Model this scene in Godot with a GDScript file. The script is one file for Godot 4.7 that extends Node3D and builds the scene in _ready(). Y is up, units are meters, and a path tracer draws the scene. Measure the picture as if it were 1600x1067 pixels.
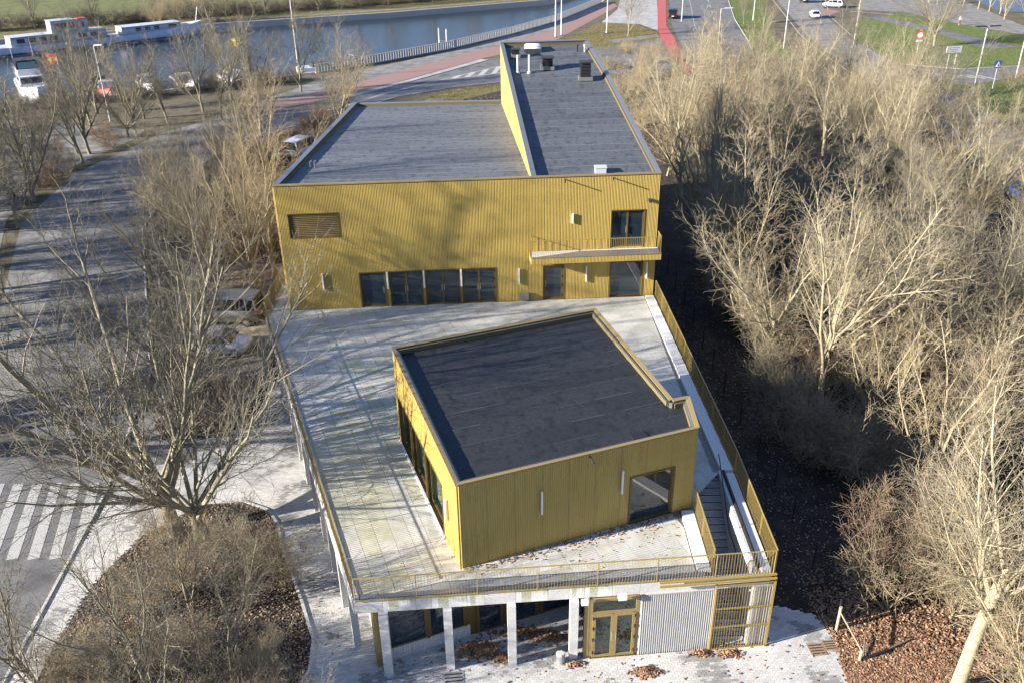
extends Node3D
# A yellow-clad building with roof terrace and pavilion by a canal, seen from the air on a sunny winter day.

const TERRACE := 3.5
var random := RandomNumberGenerator.new()
var names := {}
var M := {}
var textures := {}


class Shape:
	var v := PackedVector3Array()
	var n := PackedVector3Array()
	var c := PackedColorArray()
	var t := PackedVector2Array()
	var i := PackedInt32Array()
	var tint := Color.WHITE

	func quad(a: Vector3, b: Vector3, cc: Vector3, d: Vector3, flat_uv := false) -> void:
		var m := (b - a).cross(cc - a)
		if m.length_squared() < 1e-14:
			m = (cc - a).cross(d - a)
		m = m.normalized()
		var k := v.size()
		v.append_array([a, b, cc, d])
		n.append_array([m, m, m, m])
		c.append_array([tint, tint, tint, tint])
		t.append_array([Vector2(0, 1), Vector2(1, 1), Vector2(1, 0), Vector2(0, 0)])
		i.append_array([k, k + 2, k + 1, k, k + 3, k + 2])

	func tri(a: Vector3, b: Vector3, cc: Vector3, m: Vector3) -> void:
		var k := v.size()
		v.append_array([a, b, cc])
		n.append_array([m, m, m])
		c.append_array([tint, tint, tint])
		t.append_array([Vector2(a.x, a.z), Vector2(b.x, b.z), Vector2(cc.x, cc.z)])
		if (b - a).cross(cc - a).dot(m) > 0:
			i.append_array([k, k + 2, k + 1])
		else:
			i.append_array([k, k + 1, k + 2])

	func box(at: Vector3, s: Vector3, b := Basis.IDENTITY) -> void:
		var x := b.x * s.x * 0.5
		var y := b.y * s.y * 0.5
		var z := b.z * s.z * 0.5
		quad(at - x - y + z, at + x - y + z, at + x + y + z, at - x + y + z)
		quad(at + x - y - z, at - x - y - z, at - x + y - z, at + x + y - z)
		quad(at + x - y + z, at + x - y - z, at + x + y - z, at + x + y + z)
		quad(at - x - y - z, at - x - y + z, at - x + y + z, at - x + y - z)
		quad(at - x + y + z, at + x + y + z, at + x + y - z, at - x + y - z)
		quad(at - x - y - z, at + x - y - z, at + x - y + z, at - x - y + z)

	# a bar of w (sideways) by h (up) from p to q
	func bar(p: Vector3, q: Vector3, w: float, h: float) -> void:
		var d := q - p
		var z := d.normalized()
		var up := Vector3.UP if absf(z.y) < 0.95 else Vector3.RIGHT
		var x := up.cross(z).normalized()
		box((p + q) * 0.5, Vector3(w, h, d.length()), Basis(x, z.cross(x), z))

	func flat(poly: PackedVector2Array, y: float) -> void:
		var k := Geometry2D.triangulate_polygon(poly)
		for j in range(0, k.size(), 3):
			var a := poly[k[j]]
			var b := poly[k[j + 1]]
			var d := poly[k[j + 2]]
			tri(Vector3(a.x, y, a.y), Vector3(b.x, y, b.y), Vector3(d.x, y, d.y), Vector3.UP)

	# a polygon (x, z) extruded between two heights; tops may be given for each corner
	func prism(poly: PackedVector2Array, y0: float, y1: float, tops := [], bottoms := []) -> void:
		var m := poly.size()
		var area := 0.0
		for j in m:
			area += poly[j].cross(poly[(j + 1) % m])
		var k := Geometry2D.triangulate_polygon(poly)
		var hi := PackedVector3Array()
		var lo := PackedVector3Array()
		for j in m:
			hi.append(Vector3(poly[j].x, tops[j] if tops else y1, poly[j].y))
			lo.append(Vector3(poly[j].x, bottoms[j] if bottoms else y0, poly[j].y))
		for j in range(0, k.size(), 3):
			var nn := (hi[k[j + 1]] - hi[k[j]]).cross(hi[k[j + 2]] - hi[k[j]]).normalized()
			if nn.y < 0:
				nn = -nn
			tri(hi[k[j]], hi[k[j + 1]], hi[k[j + 2]], nn)
			tri(lo[k[j]], lo[k[j + 1]], lo[k[j + 2]], Vector3.DOWN)
		for j in m:
			var q := (j + 1) % m
			if area > 0:
				quad(lo[q], lo[j], hi[j], hi[q])
			else:
				quad(lo[j], lo[q], hi[q], hi[j])

	# a round tapering tube along points
	func tube(p: PackedVector3Array, r: PackedFloat32Array, sides: int, caps := false) -> void:
		var k := v.size()
		var m := p.size()
		var x := Vector3.ZERO
		for j in m:
			var d := (p[mini(j + 1, m - 1)] - p[maxi(j - 1, 0)]).normalized()
			if j == 0:
				x = d.cross(Vector3.RIGHT if absf(d.x) < 0.8 else Vector3.BACK).normalized()
			else:
				x = (x - d * x.dot(d)).normalized()
			var y := d.cross(x)
			for s in sides:
				var a := TAU * s / sides
				var o := x * cos(a) + y * sin(a)
				v.append(p[j] + o * r[j])
				n.append(o)
				c.append(tint)
				t.append(Vector2(float(s) / sides, j))
		for j in m - 1:
			for s in sides:
				var a := k + j * sides + s
				var b := k + j * sides + (s + 1) % sides
				i.append_array([a, a + sides, b, b, a + sides, b + sides])
		if caps:
			for e in [0, m - 1]:
				var nn: Vector3 = (p[0] - p[1]).normalized() if e == 0 else (p[m - 1] - p[m - 2]).normalized()
				for s in range(1, sides - 1):
					tri(v[k + e * sides], v[k + e * sides + s], v[k + e * sides + s + 1], nn)

	func rod(p: Vector3, q: Vector3, r0: float, r1 := -1.0, sides := 8) -> void:
		tube(PackedVector3Array([p, q]), PackedFloat32Array([r0, r0 if r1 < 0 else r1]), sides, true)

	# rings of equal size joined into a skin, ends closed
	func loft(rings: Array, closed := true) -> void:
		var st := SurfaceTool.new()
		st.begin(Mesh.PRIMITIVE_TRIANGLES)
		st.set_smooth_group(0)
		var m: int = rings[0].size()
		for a in rings.size() - 1:
			for s in (m if closed else m - 1):
				var q := (s + 1) % m
				for w in [rings[a][s], rings[a + 1][q], rings[a][q], rings[a][s], rings[a + 1][s], rings[a + 1][q]]:
					st.add_vertex(w)
		st.generate_normals()
		var arr := st.commit_to_arrays()
		var k := v.size()
		v.append_array(arr[Mesh.ARRAY_VERTEX])
		n.append_array(arr[Mesh.ARRAY_NORMAL])
		for w in arr[Mesh.ARRAY_VERTEX].size():
			c.append(tint)
			t.append(Vector2.ZERO)
			i.append(k + w)
		for e in [0, rings.size() - 1]:
			var ring: PackedVector3Array = rings[e]
			var other: PackedVector3Array = rings[1 if e == 0 else rings.size() - 2]
			var mid := Vector3.ZERO
			var far := Vector3.ZERO
			for w in ring:
				mid += w / m
			for w in other:
				far += w / m
			var nn := (mid - far).normalized()
			for s in m:
				if ring[s].distance_to(ring[(s + 1) % m]) > 1e-4:
					tri(mid, ring[s], ring[(s + 1) % m], nn)

	func mesh() -> ArrayMesh:
		var a := []
		a.resize(Mesh.ARRAY_MAX)
		a[Mesh.ARRAY_VERTEX] = v
		a[Mesh.ARRAY_NORMAL] = n
		a[Mesh.ARRAY_COLOR] = c
		a[Mesh.ARRAY_TEX_UV] = t
		a[Mesh.ARRAY_INDEX] = i
		var out := ArrayMesh.new()
		if v.size():
			out.add_surface_from_arrays(Mesh.PRIMITIVE_TRIANGLES, a)
		return out


func numbered(called: String) -> String:
	names[called] = names.get(called, -1) + 1
	return called if names[called] == 0 else "%s_%03d" % [called, names[called]]


func part(parent: Node, called: String, s, m: Material, at := Vector3.ZERO) -> MeshInstance3D:
	var o := MeshInstance3D.new()
	o.name = called
	o.mesh = s.mesh() if s is Shape else s
	o.material_override = m
	o.position = at
	parent.add_child(o, true)
	return o


func thing(called: String, label: String, category: String, at := Vector3.ZERO, turn := 0.0, group := "") -> Node3D:
	var o := Node3D.new()
	o.name = numbered(called)
	add_child(o)
	o.position = at
	o.rotation.y = turn
	return tag(o, label, category, group)


func tag(o: Node, label: String, category: String, group := "") -> Node:
	o.set_meta("label", label)
	o.set_meta("category", category)
	if group:
		o.set_meta("group", group)
	return o


func setting(called: String, s, m: Material) -> MeshInstance3D:
	var o := part(self, numbered(called), s, m)
	o.set_meta("kind", "structure")
	return o


func V2(a: Array) -> PackedVector2Array:
	var p := PackedVector2Array()
	for k in range(0, a.size(), 2):
		p.append(Vector2(a[k], a[k + 1]))
	return p


func up(p: Vector2, y: float) -> Vector3:
	return Vector3(p.x, y, p.y)


func lin(r: float, g: float, b: float) -> Color:
	return Color(r, g, b).linear_to_srgb()


func plain(c: Color, rough := 0.7, metal := 0.0) -> StandardMaterial3D:
	var m := StandardMaterial3D.new()
	m.albedo_color = c
	m.roughness = rough
	m.metallic = metal
	return m


func noise_texture(cols: Array, seed_: int, freq: float, octaves := 5, size := 512, kind := FastNoiseLite.TYPE_SIMPLEX_SMOOTH, stops := []) -> NoiseTexture2D:
	var key := str([cols, seed_, freq, octaves, size, kind, stops])
	if textures.has(key):
		return textures[key]
	var f := FastNoiseLite.new()
	f.noise_type = kind
	f.seed = seed_
	f.frequency = freq
	f.fractal_octaves = octaves
	f.fractal_gain = 0.6
	var t := NoiseTexture2D.new()
	t.width = size
	t.height = size
	t.seamless = true
	t.noise = f
	if cols:
		var g := Gradient.new()
		var at := PackedFloat32Array()
		for k in cols.size():
			at.append(stops[k] if stops else 0.15 + 0.7 * k / maxf(1, cols.size() - 1))
		g.offsets = at
		g.colors = PackedColorArray(cols)
		t.color_ramp = g
	textures[key] = t
	return t


# a surface of mottled colours; tile metres per repeat, a coarser layer of patches multiplied over it, relief in centimetres
func mottled(cols: Array, tile: float, rough: float, opts := {}) -> StandardMaterial3D:
	var m := StandardMaterial3D.new()
	var sd: int = opts.get("seed", 1)
	m.albedo_texture = noise_texture(cols, sd, opts.get("freq", 0.02), opts.get("octaves", 5), 512, opts.get("kind", FastNoiseLite.TYPE_SIMPLEX_SMOOTH), opts.get("stops", []))
	m.roughness = rough
	m.metallic = opts.get("metal", 0.0)
	m.uv1_triplanar = true
	m.uv1_world_triplanar = opts.get("world", true)
	m.uv1_scale = Vector3.ONE / tile
	if opts.has("stretch"):
		m.uv1_scale *= opts.stretch
	if opts.has("relief"):
		m.heightmap_enabled = true
		m.heightmap_scale = opts.relief
		m.heightmap_texture = noise_texture([], 7, opts.get("relief_freq", 0.04), 4)
	if opts.has("patches"):
		m.detail_enabled = true
		m.detail_blend_mode = BaseMaterial3D.BLEND_MODE_MUL
		m.detail_uv_layer = BaseMaterial3D.DETAIL_UV_2
		m.detail_albedo = noise_texture(opts.patches, 3, opts.get("patch_freq", 0.012), 5)
		m.uv2_triplanar = true
		m.uv2_world_triplanar = opts.get("world", true)
		m.uv2_scale = Vector3.ONE / opts.get("patch_tile", 14.0)
	return m


func make_materials() -> void:
	var gold := [lin(.415, .303, .082), lin(.46, .34, .095), lin(.50, .37, .106)]
	for k in 4:
		M["gold%d" % k] = mottled([gold[0] * Color(.97 + .02 * k, .97 + .02 * k, .98), gold[1], gold[2]], 2.1 + k * .6, 0.5, {"seed": 20 + k, "freq": .02, "stretch": Vector3(1, .09, 1)})
	M.gold_trim = plain(lin(.30, .22, .09), 0.4, 0.2)
	M.gold_rail = plain(lin(.33, .24, .07), 0.45, 0.1)
	M.frame = plain(lin(.13, .09, .03), 0.4, 0.2)
	M.coping_grey = plain(lin(.30, .30, .29), 0.35, 0.6)
	M.backing = plain(lin(.12, .10, .05), 0.9)
	M.interior = plain(lin(.12, .12, .12), 0.9)
	M.interior_floor = plain(lin(.07, .07, .07), 0.6)
	var glass := StandardMaterial3D.new()
	glass.albedo_color = Color(.16, .24, .29, .5)
	glass.transparency = BaseMaterial3D.TRANSPARENCY_ALPHA
	glass.roughness = 0.03
	glass.metallic_specular = 0.9
	M.glass = glass
	var green_glass := glass.duplicate()
	green_glass.albedo_color = Color(.08, .20, .16, .35)
	M.green_glass = green_glass
	for e in [["pale_felt", .135], ["grey_felt", .10], ["dark_felt", .024]]:
		var g: float = e[1]
		for k in 4:
			var f := g * ([0.86, 1.0, 1.10, 1.03][k] as float)
			M["%s%d" % [e[0], k]] = mottled([lin(f * .72, f * .77, f * .84), lin(f * .92, f * .99, f * 1.08), lin(f * 1.15, f * 1.22, f * 1.32)], 2.3, 0.6, {"seed": 30 + k, "freq": .03, "relief": .25, "relief_freq": .12, "patches": [Color(.70, .70, .72), Color(1, 1, 1), Color(.88, .88, .88)], "patch_freq": .02, "patch_tile": 7.0})
	M.upstand = plain(lin(.035, .04, .047), 0.55)
	M.concrete = mottled([lin(.38, .37, .345), lin(.45, .44, .42), lin(.50, .49, .47)], 2.0, 0.75, {"seed": 40, "relief": .1})
	M.white_panel = mottled([lin(.45, .445, .43), lin(.53, .525, .51), lin(.57, .565, .55)], 1.7, 0.6, {"seed": 44})
	M.white_coping = mottled([lin(.56, .555, .535), lin(.63, .625, .61), lin(.67, .665, .65)], 1.9, 0.6, {"seed": 46})
	var slab := [[lin(.47, .46, .42), lin(.50, .49, .455), lin(.53, .52, .485)], [lin(.455, .445, .335), lin(.485, .475, .375), lin(.515, .505, .42)], [lin(.495, .485, .455), lin(.525, .515, .485), lin(.555, .545, .515)]]
	for k in 3:
		M["slab%d" % k] = mottled(slab[k], 2.6, 0.8, {"seed": 50 + k, "freq": .015, "relief": .12, "patches": [Color(.90, .895, .85), Color(.97, .97, .955), Color(1, 1, 1)], "patch_tile": 11.0})
	M.slab_base = mottled([lin(.20, .19, .16), lin(.28, .27, .24)], 2.0, 0.9, {"seed": 55})
	M.paver = plain(Color.WHITE, 0.85)
	M.paver.vertex_color_use_as_albedo = true
	M.paver_bed = mottled([lin(.16, .15, .135), lin(.26, .25, .235), lin(.33, .32, .31)], 1.3, 0.9, {"seed": 58, "patches": [Color(.7, .7, .65), Color(1, 1, 1)], "patch_tile": 8.0})
	M.far_paving = mottled([lin(.36, .35, .33), lin(.47, .46, .44)], 3.0, 0.9, {"seed": 59, "patches": [Color(.8, .8, .8), Color(1, 1, 1)], "patch_tile": 20.0})
	M.asphalt = mottled([lin(.11, .11, .112), lin(.15, .15, .152), lin(.19, .19, .19)], 2.2, 0.85, {"seed": 61, "freq": .05, "relief": .3, "relief_freq": .2, "patches": [Color(.72, .72, .74), Color(1, 1, 1), Color(.88, .88, .88)], "patch_tile": 24.0})
	M.old_asphalt = mottled([lin(.17, .168, .163), lin(.24, .237, .23), lin(.30, .295, .285)], 2.2, 0.9, {"seed": 63, "freq": .05, "patches": [Color(.75, .74, .72), Color(1, 1, 1)], "patch_tile": 18.0})
	M.red_path = mottled([lin(.20, .115, .10), lin(.25, .15, .135), lin(.30, .19, .175)], 2.0, 0.9, {"seed": 65, "freq": .04})
	M.bright_red = mottled([lin(.36, .07, .07), lin(.44, .10, .10)], 2.0, 0.85, {"seed": 66})
	M.marking = mottled([lin(.18, .18, .18), lin(.33, .33, .32), lin(.43, .43, .415), lin(.48, .48, .465)], 1.5, 0.85, {"seed": 67, "freq": .04, "stops": [.2, .36, .6, .85]})
	M.kerb = mottled([lin(.38, .37, .35), lin(.52, .51, .49)], 1.5, 0.85, {"seed": 68})
	M.gravel = mottled([lin(.24, .20, .15), lin(.36, .32, .25), lin(.46, .42, .35), lin(.30, .26, .2)], 1.2, 0.95, {"seed": 70, "freq": .06, "relief": 1.5, "relief_freq": .1, "patches": [Color(.7, .66, .6), Color(1, 1, 1)], "patch_tile": 7.0})
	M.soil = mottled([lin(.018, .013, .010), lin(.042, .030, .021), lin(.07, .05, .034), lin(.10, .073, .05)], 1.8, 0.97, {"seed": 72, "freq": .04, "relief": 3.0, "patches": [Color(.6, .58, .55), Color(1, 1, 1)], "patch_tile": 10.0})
	M.ground = mottled([lin(.07, .06, .04), lin(.12, .10, .065), lin(.11, .09, .055), lin(.17, .14, .09)], 3.0, 0.97, {"seed": 74, "freq": .03, "relief": 3.0, "patches": [Color(.65, .63, .55), Color(1, 1, 1), Color(.85, .9, .75)], "patch_tile": 22.0})
	M.pale_lawn = mottled([lin(.10, .115, .03), lin(.15, .16, .045), lin(.19, .18, .07)], 1.6, 0.95, {"seed": 79, "freq": .05, "patches": [Color(.7, .72, .5), Color(1, 1, 1)], "patch_tile": 20.0})
	M.boat_white = plain(lin(.50, .53, .57), 0.3)
	M.seam = plain(lin(.075, .083, .092), 0.7)
	M.seam_pale = plain(lin(.21, .222, .24), 0.7)
	M.dull_panel = mottled([lin(.36, .36, .35), lin(.43, .43, .425), lin(.47, .47, .465)], 1.7, 0.6, {"seed": 45, "stretch": Vector3(1, .15, 1)})
	M.lawn = mottled([lin(.06, .095, .016), lin(.10, .145, .025), lin(.15, .18, .042)], 1.6, 0.95, {"seed": 76, "freq": .05, "relief": 3.0, "relief_freq": .15, "patches": [Color(.7, .72, .5), Color(1, 1, 1), Color(.9, .82, .6)], "patch_tile": 16.0})
	M.dry_grass = mottled([lin(.12, .11, .035), lin(.20, .16, .06), lin(.26, .20, .09)], 1.6, 0.95, {"seed": 78, "freq": .05, "relief": 3.0, "patches": [Color(.7, .72, .5), Color(1, 1, 1)], "patch_tile": 9.0})
	var water := plain(lin(.02, .03, .034), 0.12)
	water.metallic_specular = 0.45
	water.heightmap_enabled = true
	water.heightmap_scale = 1.4
	water.heightmap_texture = noise_texture([], 81, .02, 4)
	water.uv1_triplanar = true
	water.uv1_world_triplanar = true
	water.uv1_scale = Vector3.ONE / 7.0
	M.water = water
	M.leaf = plain(Color.WHITE, 0.8)
	M.leaf.vertex_color_use_as_albedo = true
	var bark := [[lin(.22, .185, .115), lin(.33, .29, .19), lin(.41, .365, .25), lin(.23, .225, .115)], [lin(.13, .115, .075), lin(.21, .185, .13), lin(.27, .24, .175), lin(.17, .175, .09)], [lin(.20, .165, .10), lin(.31, .26, .165), lin(.38, .325, .215)], [lin(.11, .09, .07), lin(.17, .14, .11), lin(.2, .17, .14)], [lin(.20, .13, .09), lin(.27, .18, .13), lin(.31, .23, .17)]]
	for k in bark.size():
		M["bark%d" % k] = mottled(bark[k], 0.9, 0.9, {"seed": 84 + k, "freq": .03, "world": false, "relief": 1.0})
	var twig := [lin(.27, .228, .152), lin(.165, .147, .108), lin(.27, .22, .135), lin(.12, .10, .075), lin(.19, .13, .09)]
	for k in twig.size():
		M["twig%d" % k] = plain(twig[k], 0.85)
	M.evergreen = plain(lin(.05, .055, .022), 0.8)
	M.white_paint = plain(lin(.76, .77, .78), 0.3)
	M.white_paint.clearcoat_enabled = true
	M.silver_paint = plain(lin(.30, .30, .30), 0.3, 0.5)
	M.silver_paint.clearcoat_enabled = true
	M.dark_paint = plain(lin(.018, .02, .028), 0.25)
	M.dark_paint.clearcoat_enabled = true
	M.blue_paint = plain(lin(.03, .06, .16), 0.3)
	M.car_glass = plain(lin(.012, .014, .016), 0.05)
	M.tyre = plain(lin(.02, .02, .02), 0.85)
	M.rim = plain(lin(.45, .45, .46), 0.35, 0.7)
	M.red_lamp = plain(lin(.45, .015, .015), 0.25)
	M.lens = plain(lin(.70, .72, .74), 0.1)
	M.orange = plain(lin(.75, .16, .03), 0.5)
	M.black = plain(lin(.015, .015, .017), 0.5)
	M.dark_metal = plain(lin(.05, .05, .052), 0.5, 0.4)
	M.pole = plain(lin(.62, .63, .63), 0.45, 0.3)
	M.lamp_tube = plain(lin(.82, .82, .80), 0.35)
	M.cover = plain(lin(.015, .02, .04), 0.8)
	M.red_hull = plain(lin(.34, .06, .045), 0.5)
	M.teal_glass = plain(lin(.16, .30, .28), 0.15)
	M.wood_deck = plain(lin(.26, .18, .11), 0.7)
	M.flag_red = plain(lin(.60, .04, .02), 0.8)
	M.flag_yellow = plain(lin(.80, .50, .02), 0.8)
	M.flag_green = plain(lin(.50, .52, .12), 0.8)
	M.sign_red = plain(lin(.55, .03, .03), 0.5)
	M.sign_blue = plain(lin(.03, .10, .38), 0.5)
	M.sign_grey = plain(lin(.25, .26, .27), 0.5)
	M.skin = plain(lin(.45, .27, .19), 0.6)
	M.cloth_light = plain(lin(.42, .38, .32), 0.9)
	M.cloth_dark = plain(lin(.13, .07, .05), 0.9)


# ---------- walls, windows, railings ----------

# pieces of the height span y0..y1 left over at distance u by the openings [u0, u1, v0, v1]
func spans(u: float, y0: float, y1: float, openings: Array) -> Array:
	var out := [[y0, y1]]
	for o in openings:
		if u > o[0] and u < o[1]:
			var next := []
			for s in out:
				if o[2] > s[0] + 0.001:
					next.append([s[0], minf(s[1], o[2])])
				if o[3] < s[1] - 0.001:
					next.append([maxf(s[0], o[3]), s[1]])
			out = next
	return out


# ribbed metal cladding from a to b (outside on the right hand side of the map, -dy, dx), in panels that are parts
func cladding(parent: Node, a: Vector2, b: Vector2, low: Array, high: Array, openings := [], panel := 1.0, rib := 0.085, called := "cladding_panel", mats := ["gold0", "gold1", "gold2", "gold3"], depth := 0.022) -> void:
	var d := (b - a).normalized()
	var nn := Vector2(-d.y, d.x)
	var length := a.distance_to(b)
	var count := maxi(1, roundi(length / panel))
	var w := length / count
	for k in count:
		var pieces := [Shape.new()]
		var before := -1
		var ribs := maxi(1, roundi(w / rib))
		var ua := k * w + 0.005
		var rw := (w - 0.010) / ribs
		for r in ribs:
			var at := [0.0, 0.42, 0.56, 0.86, 1.0]
			var out := [0.0, 0.0, 1.0, 1.0, 0.0]
			for q in 4:
				var u0: float = ua + (r + at[q]) * rw
				var u1: float = ua + (r + at[q + 1]) * rw
				var um := (u0 + u1) / 2
				var ys := spans(um, lerpf(low[0], low[1], um / length), lerpf(high[0], high[1], um / length), openings)
				if before >= 0 and ys.size() != before:
					for j in ys.size():
						pieces.append(Shape.new())
				elif before < 0:
					for j in ys.size() - 1:
						pieces.append(Shape.new())
				before = ys.size()
				for j in ys.size():
					var y: Array = ys[j]
					var s: Shape = pieces[pieces.size() - ys.size() + j]
					var lo0: float = y[0]
					var lo1: float = y[0]
					var hi0: float = y[1]
					var hi1: float = y[1]
					if is_equal_approx(y[1], lerpf(high[0], high[1], um / length)):
						hi0 = lerpf(high[0], high[1], u0 / length)
						hi1 = lerpf(high[0], high[1], u1 / length)
					if is_equal_approx(y[0], lerpf(low[0], low[1], um / length)):
						lo0 = lerpf(low[0], low[1], u0 / length)
						lo1 = lerpf(low[0], low[1], u1 / length)
					var p0: Vector2 = a + d * u0 + nn * (0.01 + out[q] * depth)
					var p1: Vector2 = a + d * u1 + nn * (0.01 + out[q + 1] * depth)
					s.quad(up(p0, lo0), up(p1, lo1), up(p1, hi1), up(p0, hi0))
		for s in pieces:
			if s.v.size():
				part(parent, called, s, M[mats[(k * 7 + k / 3) % mats.size()]])


# the wall behind the cladding, with real depth and openings
func wall(parent: Node, called: String, a: Vector2, b: Vector2, low: Array, high: Array, thick: float, openings := [], m := "backing") -> MeshInstance3D:
	var d := (b - a).normalized()
	var nn := Vector2(-d.y, d.x)
	var length := a.distance_to(b)
	var cuts := [0.0, length]
	for o in openings:
		cuts.append(o[0])
		cuts.append(o[1])
	cuts.sort()
	var s := Shape.new()
	for k in cuts.size() - 1:
		var u0: float = cuts[k]
		var u1: float = cuts[k + 1]
		if u1 - u0 < 0.002:
			continue
		var um := (u0 + u1) / 2
		var top := lerpf(high[0], high[1], um / length)
		for y in spans(um, lerpf(low[0], low[1], um / length), top, openings):
			var p := PackedVector2Array([a + d * u0, a + d * u1, a + d * u1 - nn * thick, a + d * u0 - nn * thick])
			var tops := [y[1], y[1], y[1], y[1]]
			if is_equal_approx(y[1], top):
				tops = [lerpf(high[0], high[1], u0 / length), lerpf(high[0], high[1], u1 / length), lerpf(high[0], high[1], u1 / length), lerpf(high[0], high[1], u0 / length)]
			s.prism(p, y[0], y[1], tops)
	return part(parent, called, s, M[m])


# a window or glass door in an opening: the frame is the part, each pane under it
func window(parent: Node, called: String, a: Vector2, b: Vector2, o: Array, columns: Array, rows: Array, opts := {}) -> MeshInstance3D:
	var d := (b - a).normalized()
	var nn := Vector2(-d.y, d.x)
	var inset: float = opts.get("inset", 0.10)
	var fw: float = opts.get("width", 0.07)
	var s := Shape.new()
	var basis_ := Basis(up(d, 0), Vector3.UP, up(nn, 0))
	var P := func(u: float, y: float, off: float) -> Vector3: return up(a + d * u + nn * (off - inset), y)
	var us := [o[0]] + columns + [o[1]]
	var vs := [o[2]] + rows + [o[3]]
	for k in us.size():
		var u: float = us[k] + (fw / 2 if k == 0 else (-fw / 2 if k == us.size() - 1 else 0.0))
		s.box(P.call(u, (o[2] + o[3]) / 2, 0.0), Vector3(fw if k == 0 or k == us.size() - 1 else fw * 1.3, o[3] - o[2], 0.09), basis_)
	for k in vs.size():
		var y: float = vs[k] + (fw / 2 if k == 0 else (-fw / 2 if k == vs.size() - 1 else 0.0))
		s.box(P.call((o[0] + o[1]) / 2, y, 0.0), Vector3(o[1] - o[0] - 0.02, fw, 0.084), basis_)
	# a thin trim round the opening, proud of the cladding
	var f := part(parent, called, s, M[opts.get("frame", "frame")])
	for k in us.size() - 1:
		for j in vs.size() - 1:
			var g := Shape.new()
			g.box(P.call((us[k] + us[k + 1]) / 2, (vs[j] + vs[j + 1]) / 2, 0.0), Vector3(us[k + 1] - us[k] - fw, vs[j + 1] - vs[j] - fw, 0.018), basis_)
			part(f, "pane", g, M[opts.get("glass", "glass")])
	if opts.get("trim", true):
		var tr := Shape.new()
		for e in [[o[0] - 0.025, (o[2] + o[3]) / 2, 0.05, o[3] - o[2] + 0.1], [o[1] + 0.025, (o[2] + o[3]) / 2, 0.05, o[3] - o[2] + 0.1]]:
			tr.box(P.call(e[0], e[1], inset - 0.03), Vector3(e[2], e[3], 0.17), basis_)
		tr.box(P.call((o[0] + o[1]) / 2, o[3] + 0.025, inset - 0.03), Vector3(o[1] - o[0], 0.05, 0.166), basis_)
		if opts.get("sill", false):
			tr.box(P.call((o[0] + o[1]) / 2, o[2] - 0.02, inset - 0.02), Vector3(o[1] - o[0], 0.04, 0.18), basis_)
		part(f, "surround", tr, M.frame)
	if opts.has("handle"):
		for u in opts.handle:
			var h := Shape.new()
			h.rod(P.call(u, o[2] + 0.85, 0.09), P.call(u, o[2] + 1.25, 0.09), 0.016)
			h.box(P.call(u, o[2] + 0.9, 0.06), Vector3(.02, .02, .06), basis_)
			h.box(P.call(u, o[2] + 1.2, 0.06), Vector3(.02, .02, .06), basis_)
			part(f, "handle", h, M.rim)
	if opts.has("hinges"):
		for u in opts.hinges:
			for y in [0.25, 0.9, 1.45, 1.95]:
				var h := Shape.new()
				h.box(P.call(u, o[2] + y, 0.06), Vector3(.05, .13, .04), basis_)
				part(f, "hinge", h, M.black)
	return f


func wall_lamp(parent: Node, a: Vector2, b: Vector2, u: float, y0: float, y1: float, w := 0.07) -> void:
	var d := (b - a).normalized()
	var nn := Vector2(-d.y, d.x)
	var basis_ := Basis(up(d, 0), Vector3.UP, up(nn, 0))
	var s := Shape.new()
	s.box(up(a + d * u + nn * 0.115, (y0 + y1) / 2), Vector3(w, y1 - y0, 0.07), basis_)
	var o := part(parent, "wall_lamp", s, M.lamp_tube)
	var q := Shape.new()
	q.box(up(a + d * u + nn * 0.06, (y0 + y1) / 2), Vector3(w * 0.6, (y1 - y0) * 0.9, 0.04), basis_)
	part(o, "bracket", q, M.rim)


# a metal railing of upright bars along base points
func railing(parent: Node, pts: Array, height: float, drop := 0.02, spacing := 0.105, m := "gold_rail") -> void:
	var bars := Shape.new()
	for k in pts.size() - 1:
		var p: Vector3 = pts[k]
		var q: Vector3 = pts[k + 1]
		var len_ := p.distance_to(q)
		var d := (q - p) / len_
		var h := Vector3.UP
		var rail := Shape.new()
		rail.bar(p + h * height, q + h * height, 0.045, 0.022)
		part(parent, "top_rail", rail, M[m])
		rail = Shape.new()
		rail.bar(p - h * (drop - 0.04), q - h * (drop - 0.04), 0.035, 0.022)
		part(parent, "bottom_rail", rail, M[m])
		var count := int(len_ / spacing)
		var side := d.cross(h).normalized()
		for j in range(1, count):
			var x := p + d * (len_ * j / count)
			bars.box(x + h * (height - drop) / 2, Vector3(0.009, height + drop - 0.05, 0.014), Basis(d - h * d.y, h, side))
		var posts := maxi(1, roundi(len_ / 2.0))
		for j in posts + (1 if k == pts.size() - 2 else 0):
			var x := p + d * (len_ * j / posts)
			var post := Shape.new()
			post.box(x + h * (height - drop) / 2 + side * 0.0, Vector3(0.022, height + drop + 0.01, 0.05), Basis(d - h * d.y, h, side))
			part(parent, "post", post, M[m])
	part(parent, "balusters", bars, M[m])


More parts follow.
